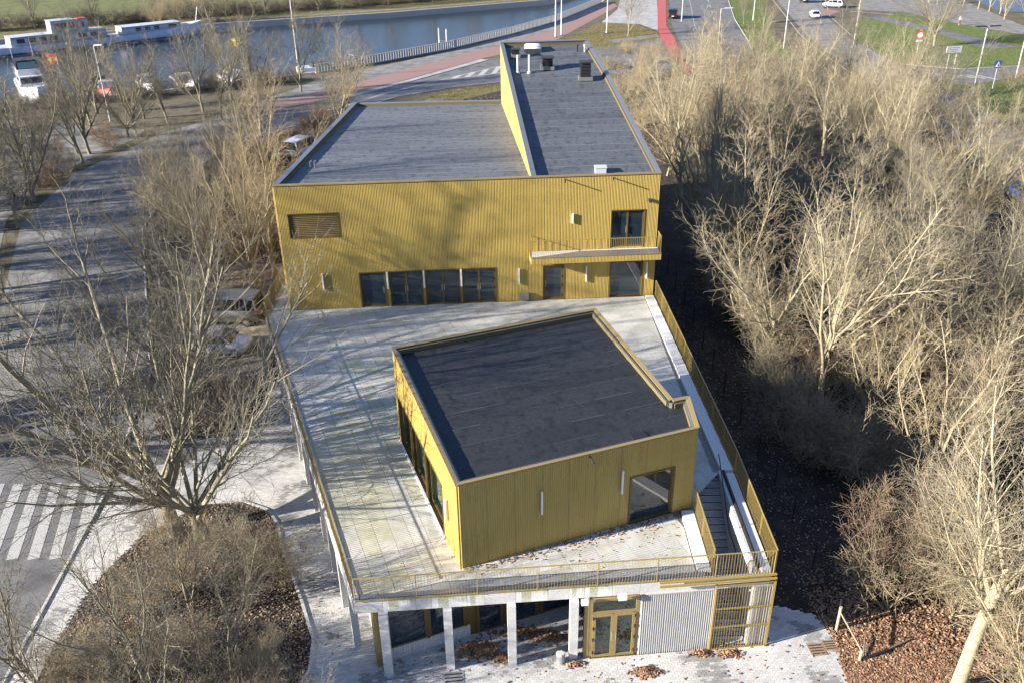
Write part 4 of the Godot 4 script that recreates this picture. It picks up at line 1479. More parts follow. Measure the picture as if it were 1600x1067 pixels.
class Grower:
	var r := RandomNumberGenerator.new()
	var trunk: RefCounted
	var limbs: RefCounted
	var twigs: RefCounted
	var rule := {}

	func grow(p: Vector3, d: Vector3, length: float, r0: float, level: int) -> void:
		var steps: int = [5, 6, 5, 3, 2][level]
		var pts := PackedVector3Array([p])
		var radii := PackedFloat32Array([r0])
		var bend: float = rule.bend[level]
		var lift: float = rule.lift[level]
		var end: float = r0 * ([.62, .28, .28, .4, .45][level] as float)
		var dirs := [d]
		for k in steps:
			d = (d + Vector3(r.randfn(0, bend), r.randfn(0, bend * .7), r.randfn(0, bend)) + Vector3.UP * lift).normalized()
			p += d * length / steps
			pts.append(p)
			radii.append(lerpf(r0, end, (k + 1.0) / steps))
			dirs.append(d)
		var into: RefCounted = trunk if level == 0 else (limbs if level <= 2 else twigs)
		into.tube(pts, radii, [9, 6, 4, 3, 3][level])
		if level >= 4:
			return
		var count: int = roundi(rule.count[level] * r.randf_range(.8, 1.2) * (clampf(length / rule.length[level], .5, 1.3) if level else 1.0))
		var turn := r.randf() * TAU
		for k in count:
			turn += 2.4 + r.randfn(0, .3)
			var at: float = lerpf(rule.from[level], 1.0, (k + r.randf() * .8) / count)
			var f: float = at * steps
			var seg := mini(int(f), steps - 1)
			var q := pts[seg].lerp(pts[seg + 1], f - seg)
			var along: Vector3 = dirs[seg + 1]
			var x := along.cross(Vector3.UP if absf(along.y) < .95 else Vector3.RIGHT).normalized()
			var y := along.cross(x)
			var spread: float = rule.spread[level] * r.randf_range(.7, 1.25)
			var nd := (along * cos(spread) + (x * cos(turn) + y * sin(turn)) * sin(spread)).normalized()
			var nl: float = rule.length[level + 1] * r.randf_range(.6, 1.25) * (1.0 - .45 * at if level else 1.0)
			var rad := lerpf(r0, end, at)
			var nr := minf(rad * (.72 if level else .62), rule.radius[level + 1] * (nl / rule.length[level + 1]) * r.randf_range(.8, 1.2))
			grow(q, nd, nl, maxf(nr, rule.thin), level + 1)


const TREES := {
	"wood": {"trunk": [3.6, .17], "count": [8, 10, 9, 5], "from": [.2, .15, .12, .1], "spread": [.52, .55, .68, .7], "length": [0.0, 6.6, 2.8, 1.4, .8], "radius": [0.0, .085, .032, .0135, .009], "bend": [.08, .10, .15, .2, .22], "lift": [.02, .055, .035, .02, .0], "thin": .0075},
	"slender": {"trunk": [5.0, .13], "count": [9, 9, 8, 5], "from": [.15, .15, .15, .1], "spread": [.45, .5, .6, .65], "length": [0.0, 5.4, 2.6, 1.35, .75], "radius": [0.0, .062, .027, .013, .009], "bend": [.06, .09, .14, .2, .22], "lift": [.02, .06, .04, .02, .0], "thin": .0075},
	"tall": {"trunk": [6.0, .27], "count": [10, 11, 9, 6], "from": [.58, .16, .15, .1], "spread": [.72, .55, .6, .65], "length": [0.0, 6.8, 3.4, 1.6, .85], "radius": [0.0, .10, .034, .0135, .009], "bend": [.045, .07, .09, .12, .15], "lift": [.02, .05, .03, .015, .0], "thin": .0075},
	"broad": {"trunk": [2.4, .31], "count": [11, 13, 10, 4], "from": [.52, .16, .15, .1], "spread": [.64, .52, .6, .65], "length": [0.0, 9.8, 4.4, 2.1, 1.05], "radius": [0.0, .115, .04, .0155, .0095], "bend": [.05, .08, .12, .17, .2], "lift": [.02, .045, .03, .015, .0], "thin": .008},
	"shrub": {"trunk": [.25, .05], "count": [12, 9, 7, 4], "from": [.1, .15, .15, .2], "spread": [.6, .5, .6, .7], "length": [0.0, 2.4, 1.15, .65, .4], "radius": [0.0, .02, .011, .008, .0065], "bend": [.1, .13, .15, .18, .2], "lift": [.0, .06, .03, .02, .0], "thin": .006},
	"bush": {"trunk": [.2, .05], "count": [14, 9, 7, 4], "from": [.1, .1, .15, .2], "spread": [.95, .7, .7, .7], "length": [0.0, 1.5, .9, .5, .3], "radius": [0.0, .018, .010, .0075, .006], "bend": [.1, .18, .2, .2, .2], "lift": [.0, .03, .02, .02, .0], "thin": .0055},
}
var forms := {}


func grow_forms() -> void:
	for e in [["wood", 3], ["slender", 2], ["tall", 1], ["broad", 2], ["shrub", 2], ["bush", 2]]:
		for k in e[1]:
			var g := Grower.new()
			g.r.seed = 100 + k * 17 + e[0].hash() % 1000
			g.trunk = Shape.new()
			g.limbs = Shape.new()
			g.twigs = Shape.new()
			g.rule = TREES[e[0]]
			g.grow(Vector3(0, -.15, 0), Vector3.UP, g.rule.trunk[0], g.rule.trunk[1], 0)
			forms["%s%d" % [e[0], k]] = [g.trunk.mesh(), g.limbs.mesh(), g.twigs.mesh()]
			print(e[0], k, " triangles ", (g.trunk.i.size() + g.limbs.i.size() + g.twigs.i.size()) / 3)


func tree(form: String, skin: int, at: Vector3, scale_: float, label: String, group := "", lean := Vector2.ZERO, category := "tree", called := "bare_tree") -> Node3D:
	var o := thing(called, label, category, at, 0, group)
	var b := Basis(Vector3.UP, random.randf() * TAU).scaled(Vector3(scale_, scale_ * random.randf_range(.94, 1.08), scale_))
	if lean != Vector2.ZERO:
		b = Basis(Vector3(lean.y, 0, -lean.x).normalized(), lean.length()) * b
	o.transform = Transform3D(b, at)
	part(o, "trunk", forms[form][0], M["bark%d" % skin])
	part(o, "crown", forms[form][1], M["bark%d" % skin])
	part(o, "twigs", forms[form][2], M["twig%d" % skin])
	return o


const RANK := ["first", "second", "third", "fourth", "fifth", "sixth", "seventh", "eighth", "ninth", "tenth", "eleventh", "twelfth", "thirteenth", "fourteenth", "fifteenth", "sixteenth", "seventeenth", "eighteenth", "nineteenth", "twentieth"]


func rank(k: int) -> String:
	if k < 20:
		return RANK[k]
	var tens: String = ["", "", "twenty", "thirty", "forty", "fifty", "sixty"][(k + 1) / 10]
	return tens + ("-" + RANK[(k + 1) % 10 - 1] if (k + 1) % 10 else "th")


func level(z: float) -> String:
	for e in [[-24, "by the podium front corner"], [-32, "level with the stairs"], [-40, "level with the pavilion roof"], [-48, "level with the rear terrace"], [-58, "level with the main facade"], [-74, "level with the main roofs"], [-90, "just beyond the main building"], [-106, "well beyond the main building"]]:
		if z > e[0]:
			return e[1]
	return "level with the road bend"


# plants of one kind, told apart by their rank from the building within a level; each is [form, skin, place, scale, lean]
func plants(list: Array, what: String, where: String, group: String, called: String, category: String) -> void:
	var rows := {}
	for e in list:
		var k := level(e[2].y)
		if not rows.has(k):
			rows[k] = []
		rows[k].append(e)
	for k in rows:
		rows[k].sort_custom(func(a, b): return absf(a[2].x) < absf(b[2].x))
		for j in rows[k].size():
			var e: Array = rows[k][j]
			tree(e[0], e[1], up(e[2], 0), e[3], "%s %s from the building %s, %s" % [rank(j), what, where, k], group, e[4], category, called)


func in_line(list: Array, what: String, group: String, called: String, category: String, y := 0.0) -> void:
	list.sort_custom(func(a, b): return a[2].x < b[2].x)
	for j in list.size():
		var e: Array = list[j]
		tree(e[0], e[1], up(e[2], y), e[3], "%s %s, counted from the left" % [rank(j), what], group, e[4], category, called)


func trees() -> void:
	random.seed = 5
	# the trees that stand out
	var own := [
		["broad0", 1, -15.1, -30.7, 1.2, "large grey-barked tree forking low at the tip of the leafy bed, left trunk", Vector2(-.12, .0)],
		["broad1", 1, -13.9, -30.3, .95, "large grey-barked tree at the tip of the leafy bed, right trunk of the pair", Vector2(.05, -.05)],
		["broad0", 1, -17.9, -42.4, .8, "grey tree rising from the small bed beside the parked cars", Vector2(-.22, 0)],
		["broad1", 1, -18.0, -39.0, .75, "grey tree at the near corner of the small bed beside the crossing path", Vector2(-.2, .04)],
		["broad1", 2, -18.1, -57.6, .85, "tall tree with sunlit yellowish trunk beside the left wall of the main building", Vector2(-.2, .05)],
		["slender0", 2, -17.3, -58.9, 1.25, "yellowish slender tree close behind the tall one beside the main building", Vector2(-.02, 0)],
		["tall0", 0, 15.5, -21.6, 1.0, "big pale-barked tree with thick trunk in the bottom right corner", Vector2(.05, -.06)],
		["wood0", 0, 16.9, -41.0, 1.15, "pale tree with several low forks at the sunny edge of the wood shadow", Vector2.ZERO],
		["wood1", 0, 15.4, -44.4, 1.1, "pale tree just behind the forked one at the wood edge", Vector2(.02, 0)],
		["slender1", 0, 15.2, -52.4, 1.1, "pale slim tree at the wood edge level with the main facade", Vector2(-.04, 0)],
		["wood2", 0, 22.5, -45.2, 1.15, "pale tree deeper in the wood behind the forked one", Vector2.ZERO],
		["broad1", 1, 72.3, -154.3, .95, "big sunlit tree with thick trunk on the lawn by the pedestrian crossing", Vector2(0, 0)],
		["broad0", 3, -44.0, -101.0, .62, "dark tree beside the lamp post at the quay", Vector2(0, .05)],
		["wood1", 3, -46.2, -79.0, .72, "dark small tree at the left edge of the picture by the quay yard", Vector2(-.15, .05)],
		["slender1", 3, -47.0, -94.3, .95, "dark forked tree left of the quay lamp post", Vector2(-.08, 0)],
		["slender0", 2, -26.2, -92.2, 1.0, "golden-twigged tree beside the white van", Vector2(.05, 0)],
		["slender1", 2, -19.0, -98.0, 1.1, "golden-twigged tree behind the white van", Vector2(.08, 0)],
		["slender0", 1, -19.4, -103.8, 1.1, "grey-twigged tree by the road bend behind the left roof", Vector2(0, 0)],
		["slender1", 1, 22.4, -170.0, .95, "lone bare tree on the grass island behind the right roof", Vector2(.02, 0)],
		["slender0", 1, 46.9, -182.6, .7, "young tree on the lawn beside the wide road", Vector2.ZERO],
		["slender1", 1, 49.0, -176.0, .6, "second young tree on the lawn beside the wide road", Vector2.ZERO],
	]
	for e in own:
		tree(e[0], e[1], Vector3(e[2], 0, e[3]), e[4], e[5], "", e[6])
	var bag := []
	var lean := func(a: float) -> Vector2: return Vector2(random.randf_range(-a, a), random.randf_range(-a, a))
	# young trees of the bed at the front left
	for e in [[-12.2, -20.6, .8, "slender0"], [-10.2, -22.3, .6, "slender1"], [-16.2, -21.0, .75, "slender1"], [-12.6, -25.4, .5, "slender0"], [-10.9, -26.5, .42, "slender1"]]:
		bag.append([e[3], 1, Vector2(e[0], e[1]), e[2], lean.call(.1)])
	plants(bag, "young grey tree", "in the left bed", "young trees in the front bed", "young_tree", "tree")
	# tall trees beyond the left edge of the picture, whose shadows fall on terrace and facade
	bag = [["broad0", 1, Vector2(-41.5, -34.8), 1.8, Vector2.ZERO], ["broad1", 1, Vector2(-39.0, -37.2), 1.75, Vector2.ZERO]]
	plants(bag, "tall grey tree", "beyond the road", "tall trees beyond the left road", "bare_tree", "tree")
	# trees of the road side at the left
	bag = []
	for e in [[-24.6, -66], [-29.0, -73], [-25.5, -74], [-30.5, -80], [-28.5, -90], [-27.5, -67.5], [-28.5, -97], [-23.5, -61.0], [-27.5, -83], [-26.0, -57.9], [-29.8, -87], [-31.8, -77.5], [-28.4, -70.0]]:
		bag.append([["slender0", "wood0", "slender1", "wood2"][random.randi() % 4], 1, Vector2(e[0], e[1]), random.randf_range(.6, .85), lean.call(.08)])
	plants(bag, "grey tree", "on the left verge", "trees on the verge left of the building", "bare_tree", "tree")
	bag = []
	for e in [[-46, -60], [-50, -68], [-47.5, -48], [-54, -80], [-40, -46], [-45.5, -110], [-39, -113], [-34, -120], [-41.5, -53], [-46, -70], [-47, -87], [-49.5, -104], [-41.5, -107], [-52, -58], [-38, -49.5], [-43, -64], [-50.5, -76], [-37, -119], [-29, -125], [-39.5, -57], [-44, -78], [-36.5, -52.5], [-48, -62], [-42, -71], [-51, -87], [-45.5, -94], [-54, -70], [-43, -101], [-35.5, -109], [-52.5, -113], [-33, -48.5], [-47, -54], [-58, -84], [-34.6, -51.2], [-45.5, -82.5], [-44.8, -90.5], [-46.5, -75], [-40.8, -61.5]]:
		bag.append([["wood0", "wood1", "slender1"][random.randi() % 3], 1, Vector2(e[0], e[1]), random.randf_range(.95, 1.3), lean.call(.08)])
	plants(bag, "grey tree", "between left road and canal", "trees between left road and canal", "bare_tree", "tree")
	# the wood on the right
	var taken := []
	for e in own:
		taken.append(Vector2(e[2], e[3]))
	var wood := V2([14.2, -23, 17, -12, 40, -12, 41.5, -40, 45, -80, 48, -106, 38, -118, 33, -112, 27, -118, 17.5, -100, 13.5, -78, 13.2, -55, 14.0, -40])
	bag = []
	for tries in 6000:
		if bag.size() >= 126:
			break
		var p := Vector2(random.randf_range(13, 48), random.randf_range(-118, -13))
		if not Geometry2D.is_point_in_polygon(p, wood) or p.distance_to(Vector2(11, -23)) < 5.5:
			continue
		var ok := true
		for q in taken:
			if p.distance_squared_to(q) < 11.0:
				ok = false
				break
		if ok:
			taken.append(p)
			bag.append([["wood0", "wood1", "wood2", "slender0", "slender1"][random.randi() % 5], [0, 0, 0, 2, 1][random.randi() % 5], p, random.randf_range(.7, 1.15), lean.call(.1)])
	plants(bag, "bare tree", "in the right wood", "trees of the wood on the right", "bare_tree", "tree")
	# undergrowth
	bag = []
	for k in 60:
		var p := Vector2(random.randf_range(17, 42), random.randf_range(-110, -20))
		if Geometry2D.is_point_in_polygon(p, wood):
			bag.append([["shrub0", "shrub1", "bush0"][random.randi() % 3], 4 if random.randf() < .5 else 0, p, random.randf_range(.8, 1.5), Vector2.ZERO])
	for k in 34:
		var p := Vector2(13.6 + random.randf() * 4.5, random.randf_range(-62, -25))
		bag.append([["shrub0", "shrub1"][random.randi() % 2], [0, 4, 2][random.randi() % 3], p, random.randf_range(.9, 1.5), Vector2.ZERO])
	plants(bag, "leafless shrub", "under the wood trees", "undergrowth in the wood", "bare_shrub", "shrub")
	bag = []
	for k in 28:
		var p := Vector2(random.randf_range(-17, -8), random.randf_range(-31, -17))
		if Geometry2D.is_point_in_polygon(p, bed1):
			bag.append([["shrub0", "shrub1"][random.randi() % 2], [1, 2, 2, 0][random.randi() % 4], p, random.randf_range(.55, .95), Vector2.ZERO])
	plants(bag, "leafless shrub", "in the large leafy bed", "shrubs in the large bed", "bare_shrub", "shrub")
	bag = []
	for e in [[-15.6, -39.6], [-16.6, -40.8], [-15.2, -41.6], [-17.6, -42.2], [-16.2, -43.0]]:
		bag.append([["shrub0", "bush1"][random.randi() % 2], 4, Vector2(e[0], e[1]), random.randf_range(.6, .9), Vector2.ZERO])
	plants(bag, "brown shrub", "in the small bed", "shrubs in the small bed", "bare_shrub", "shrub")
	bag = []
	for k in 70:
		var p := Vector2(random.randf_range(-31, -14), random.randf_range(-106, -60))
		if Geometry2D.is_point_in_polygon(p, V2([-15.6, -62, -25, -62, -30, -70, -32, -84, -29.5, -96.5, -23.5, -106, -16, -106, -14.5, -74])):
			bag.append([["shrub0", "shrub1", "bush0"][random.randi() % 3], 4 if random.randf() < .4 else 1, p, random.randf_range(.7, 1.2), Vector2.ZERO])
	plants(bag, "brown shrub", "on the left verge", "shrubs on the left verge", "bare_shrub", "shrub")
	bag = []
	for k in 48:
		var p := Vector2(random.randf_range(-64, -44), random.randf_range(-104, -44))
		bag.append([["shrub0", "bush1", "shrub1"][random.randi() % 3], 4 if random.randf() < .5 else 1, p, random.randf_range(.9, 1.5), Vector2.ZERO])
	plants(bag, "brown shrub", "between left road and canal", "shrubs left of the road", "bare_shrub", "shrub")
	# dark bushes along the near bank of the canal
	bag = []
	for k in 44:
		var p := Vector2(-71, -112.5).lerp(Vector2(-31, -133.5), k / 44.0) + Vector2(random.randf_range(-1.2, 1.2), random.randf_range(-.8, 1.8))
		bag.append([["bush0", "bush1", "shrub0"][random.randi() % 3], 3 if random.randf() < .6 else 1, p, random.randf_range(.8, 1.25), Vector2.ZERO])
	in_line(bag, "dark bush of the hedge along the near canal bank", "bushes along the canal bank", "bank_bush", "bush")
	# behind the right roof
	bag = []
	for e in [[13.5, -96], [15.5, -104], [14.2, -112], [17.5, -120], [19.5, -130], [16.0, -138], [22.5, -142], [20.5, -152], [25, -136]]:
		bag.append([["shrub0", "shrub1", "bush0"][random.randi() % 3], 2, Vector2(e[0], e[1]), random.randf_range(1.3, 1.9), Vector2.ZERO])
	in_line(bag, "straw-coloured shrub behind the right roof of the main building", "straw-coloured shrubs behind the building", "bare_shrub", "shrub")
	# far bank: hedge and row of trees
	bag = []
	for e in [[-97.6, -191.2, .95], [-89.2, -199.7, 1.0], [-65.1, -202, .9], [-54.3, -209.3, .95], [-43.2, -213.5, .9], [-35.1, -218.4, .8], [-28.2, -222.4, .85], [-18, -227, .8], [-8, -232, .8], [-78, -204, .8]]:
		bag.append([["slender0", "slender1", "wood1"][random.randi() % 3], 1, Vector2(e[0], e[1]), e[2] * 1.2, Vector2.ZERO])
	in_line(bag, "bare tree of the row on the far canal bank", "trees on the far bank", "bare_tree", "tree", .05)
	bag = []
	for k in 46:
		var p := Vector2(-112, -180).lerp(Vector2(14, -238), k / 46.0) + Vector2(random.randf_range(-1, 1), -6 + random.randf_range(-2, 1.5))
		bag.append([["bush0", "bush1"][random.randi() % 2], 3, p, random.randf_range(1.7, 2.6), Vector2.ZERO])
	in_line(bag, "dark bush of the hedge on the far canal bank", "hedge on the far bank", "bank_bush", "bush", .05)
	bag = []
	for e in [[-70, -196.5], [-67, -197.5], [-73, -194], [-62, -199]]:
		bag.append(["shrub1", 2, Vector2(e[0], e[1]), 2.0, Vector2.ZERO])
	in_line(bag, "straw-coloured shrub behind the bow of the houseboat", "straw-coloured shrubs on the far bank", "bare_shrub", "shrub", .05)
	# trees before the pond in the far right corner
	bag = []
	for k in 12:
		bag.append([["slender0", "slender1"][k % 2], 2, Vector2(94 + random.randf() * 12, -168 - k * 4.0), random.randf_range(.8, 1.0), Vector2.ZERO])
	in_line(bag, "straw-coloured tree before the water in the far right corner", "trees before the pond", "bare_tree", "tree")
	bag = []
	for k in 10:
		bag.append([["shrub0", "bush0"][k % 2], 2, Vector2(random.randf_range(64, 90), random.randf_range(-122, -104)), random.randf_range(.9, 1.6), Vector2.ZERO])
	in_line(bag, "straw-coloured shrub on the right hand lawn below the crossing", "shrubs on the right lawn", "bare_shrub", "shrub")


# ---------- vehicles ----------

func wheel(parent: Node, at: Vector3, radius: float, side: float) -> void:
	var s := Shape.new()
	s.rod(at - Vector3(0, 0, .1), at + Vector3(0, 0, .1), radius, radius, 16)
	var w := part(parent, "wheel", s, M.tyre)
	s = Shape.new()
	s.rod(at + Vector3(0, 0, .09 * side), at + Vector3(0, 0, .112 * side), radius * .62, radius * .55, 12)
	part(w, "rim", s, M.rim)


# a car along x, nose to +x; stations are [x, underside, belt height, half width]
func car(label: String, at: Vector3, turn: float, paint: String, style := "hatch", group := "") -> Node3D:
	var o := thing("parked_car" if style != "van" else "van", label, "car" if style != "van" else "van", at, turn, group)
	var st := [[-2.05, .45, .80, .70], [-1.98, .32, .92, .80], [-1.5, .25, .95, .86], [0, .22, .93, .87], [1.0, .24, .90, .86], [1.6, .28, .82, .83], [1.98, .36, .72, .74], [2.08, .45, .62, .62]]
	var cabin := [[-1.95, .93, .70], [-1.55, 1.40, .60], [-.9, 1.47, .62], [.1, 1.45, .62], [.5, 1.36, .60], [1.15, .90, .70]]
	if style == "van":
		st = [[-2.5, .45, 1.0, .85], [-2.45, .35, 1.12, .93], [-1.5, .3, 1.15, .97], [.8, .28, 1.12, .97], [1.6, .3, 1.08, .93], [2.2, .36, .92, .86], [2.4, .5, .8, .74]]
		cabin = [[-2.48, 1.1, .84], [-2.36, 1.86, .78], [-1.8, 1.95, .80], [.4, 1.93, .80], [.85, 1.82, .78], [1.75, 1.08, .82]]
	elif style == "suv":
		st = [[-2.2, .5, .95, .76], [-2.12, .38, 1.05, .86], [-1.5, .32, 1.06, .92], [0, .3, 1.04, .93], [1.1, .32, 1.0, .91], [1.75, .36, .92, .87], [2.12, .45, .80, .76], [2.2, .55, .7, .62]]
		cabin = [[-2.1, 1.04, .78], [-1.75, 1.55, .68], [-1.0, 1.66, .70], [.2, 1.63, .70], [.6, 1.52, .67], [1.2, 1.0, .76]]
	var rings := []
	for k in st:
		var x: float = k[0]
		var y0: float = k[1]
		var y1: float = k[2]
		var w: float = k[3]
		rings.append(PackedVector3Array([Vector3(x, y0, -w * .9), Vector3(x, y0 + .12, -w), Vector3(x, lerpf(y0, y1, .6), -w * 1.02), Vector3(x, y1 - .05, -w * .97), Vector3(x, y1, -w * .88), Vector3(x, y1 + .015, 0), Vector3(x, y1, w * .88), Vector3(x, y1 - .05, w * .97), Vector3(x, lerpf(y0, y1, .6), w * 1.02), Vector3(x, y0 + .12, w), Vector3(x, y0, w * .9)]))
	var s := Shape.new()
	s.loft(rings)
	var body := part(o, "body", s, M[paint])
	# glass of the cabin, then the painted roof and pillars over it
	rings = []
	var belt: float = st[2][2] - .03
	for k in cabin.size():
		var x: float = cabin[k][0]
		var y: float = cabin[k][1]
		var w: float = cabin[k][2]
		var wb := minf(.95 * st[3][3], w + .2)
		rings.append(PackedVector3Array([Vector3(x, belt, -wb * .98), Vector3(x, lerpf(belt, y, .5), -lerpf(wb, w, .55)), Vector3(x, y - .03, -w), Vector3(x, y, -w * .85), Vector3(x, y, w * .85), Vector3(x, y - .03, w), Vector3(x, lerpf(belt, y, .5), lerpf(wb, w, .55)), Vector3(x, belt, wb * .98)]))
	s = Shape.new()
	s.loft(rings)
	part(o, "windows", s, M.car_glass)
	s = Shape.new()
	rings = []
	for k in range(1, cabin.size() - 1):
		var x: float = cabin[k][0]
		var y: float = cabin[k][1] + .012
		var w: float = cabin[k][2] + .015
		rings.append(PackedVector3Array([Vector3(x, y - .07, -w - .02), Vector3(x, y - .02, -w), Vector3(x, y + .005, -w * .8), Vector3(x, y + .005, w * .8), Vector3(x, y - .02, w), Vector3(x, y - .07, w + .02)]))
	s.loft(rings)
	part(o, "roof", s, M[paint])
	for side in [-1, 1]:
		s = Shape.new()
		for e in [[1, 0], [cabin.size() - 2, cabin.size() - 1], [2, 2], [3, 3]]:
			var a: Array = cabin[e[0]]
			var b: Array = cabin[e[1]]
			var wb := minf(.95 * st[3][3], a[2] + .2)
			s.bar(Vector3(a[0], a[1] - .03, side * (a[2] + .01)), Vector3(b[0] if e[0] != e[1] else a[0] - .08, belt, side * wb), .06, .09)
		part(o, "pillar", s, M[paint])
		s = Shape.new()
		var mx: float = cabin[cabin.size() - 1][0] - .25
		s.box(Vector3(mx, belt + .1, side * (st[3][3] + .1)), Vector3(.1, .13, .18))
		part(o, "mirror", s, M[paint])
		var nose: Array = st[st.size() - 2]
		var tail: Array = st[1]
		s = Shape.new()
		s.box(Vector3(nose[0] - .08, nose[2] - .1, side * nose[3] * .78), Vector3(.22, .14, .3))
		part(o, "headlight", s, M.lens)
		s = Shape.new()
		s.box(Vector3(tail[0] - .0, tail[2] - .02, side * tail[3] * .9), Vector3(.1, .42 if style == "van" else .22, .16))
		part(o, "tail_lamp", s, M.red_lamp)
		wheel(o, Vector3(st[st.size() - 1][0] - .78, .31, side * (st[3][3] - .08)), .31, side)
		wheel(o, Vector3(st[0][0] + .75, .31, side * (st[3][3] - .08)), .31, side)
	s = Shape.new()
	s.box(Vector3(st[st.size() - 1][0] - .03, .5, 0), Vector3(.06, .11, .5))
	part(body, "number_plate", s, M.lamp_tube)
	s = Shape.new()
	s.box(Vector3(st[0][0] - .005, .62, 0), Vector3(.04, .11, .5))
	part(body, "number_plate", s, M.lamp_tube)
	return o


# ---------- boats ----------

# hull along x with the bow at +x; z is the width
func hull(length: float, beam: float, free_board: float, sheer: float, blunt := .7) -> Shape:
	var rings := []
	for k in 13:
		var t := k / 12.0
		var w := beam / 2 * (1.0 - pow(maxf(0, (t - blunt) / (1 - blunt)), 1.8)) * (.86 + .14 * minf(1, t * 6))
		w = maxf(w, .03)
		var y := free_board + sheer * pow(maxf(0, t - .5) * 2, 2) + sheer * .25 * pow(maxf(0, .3 - t) / .3, 2)
		var x := length * t
		var rake := .10 * length * maxf(0, t - .85) / .15 * .5
		rings.append(PackedVector3Array([Vector3(x - rake, -.5, -w * .75), Vector3(x - rake * .6, .1, -w * .92), Vector3(x, y, -w), Vector3(x, y, -w + .1 * minf(1, w)), Vector3(x, y - .12, 0), Vector3(x, y, w - .1 * minf(1, w)), Vector3(x, y, w), Vector3(x - rake * .6, .1, w * .92), Vector3(x - rake, -.5, w * .75)]))
	var s := Shape.new()
	s.loft(rings)
	return s


func cabin_box(parent: Node, called: String, x0: float, x1: float, y0: float, y1: float, w: float, m: String, windows := [], rake0 := .15, rake1 := .3) -> void:
	var s := Shape.new()
	s.loft([PackedVector3Array([Vector3(x0, y0, -w), Vector3(x0, y0, w), Vector3(x0 + rake0, y1, w * .92), Vector3(x0 + rake0, y1, -w * .92)]), PackedVector3Array([Vector3(x1, y0, -w), Vector3(x1, y0, w), Vector3(x1 - rake1, y1, w * .92), Vector3(x1 - rake1, y1, -w * .92)])])
	var o := part(parent, called, s, M[m])
	s = Shape.new()
	s.box(Vector3((x0 + x1 + rake0 - rake1) / 2, y1 + .03, 0), Vector3(x1 - x0 - rake0 - rake1 + .25, .06, w * 2.0))
	part(o, "cabin_roof", s, M[m])
	for u in windows:
		for side in [-1, 1]:
			s = Shape.new()
			var ym := lerpf(y0, y1, .58)
			s.box(Vector3(u[0], ym, side * (w * .962)), Vector3(u[1], (y1 - y0) * .45, .06), Basis(Vector3.RIGHT, side * -.08 * w / (y1 - y0)))
			part(o, "window", s, M.car_glass)


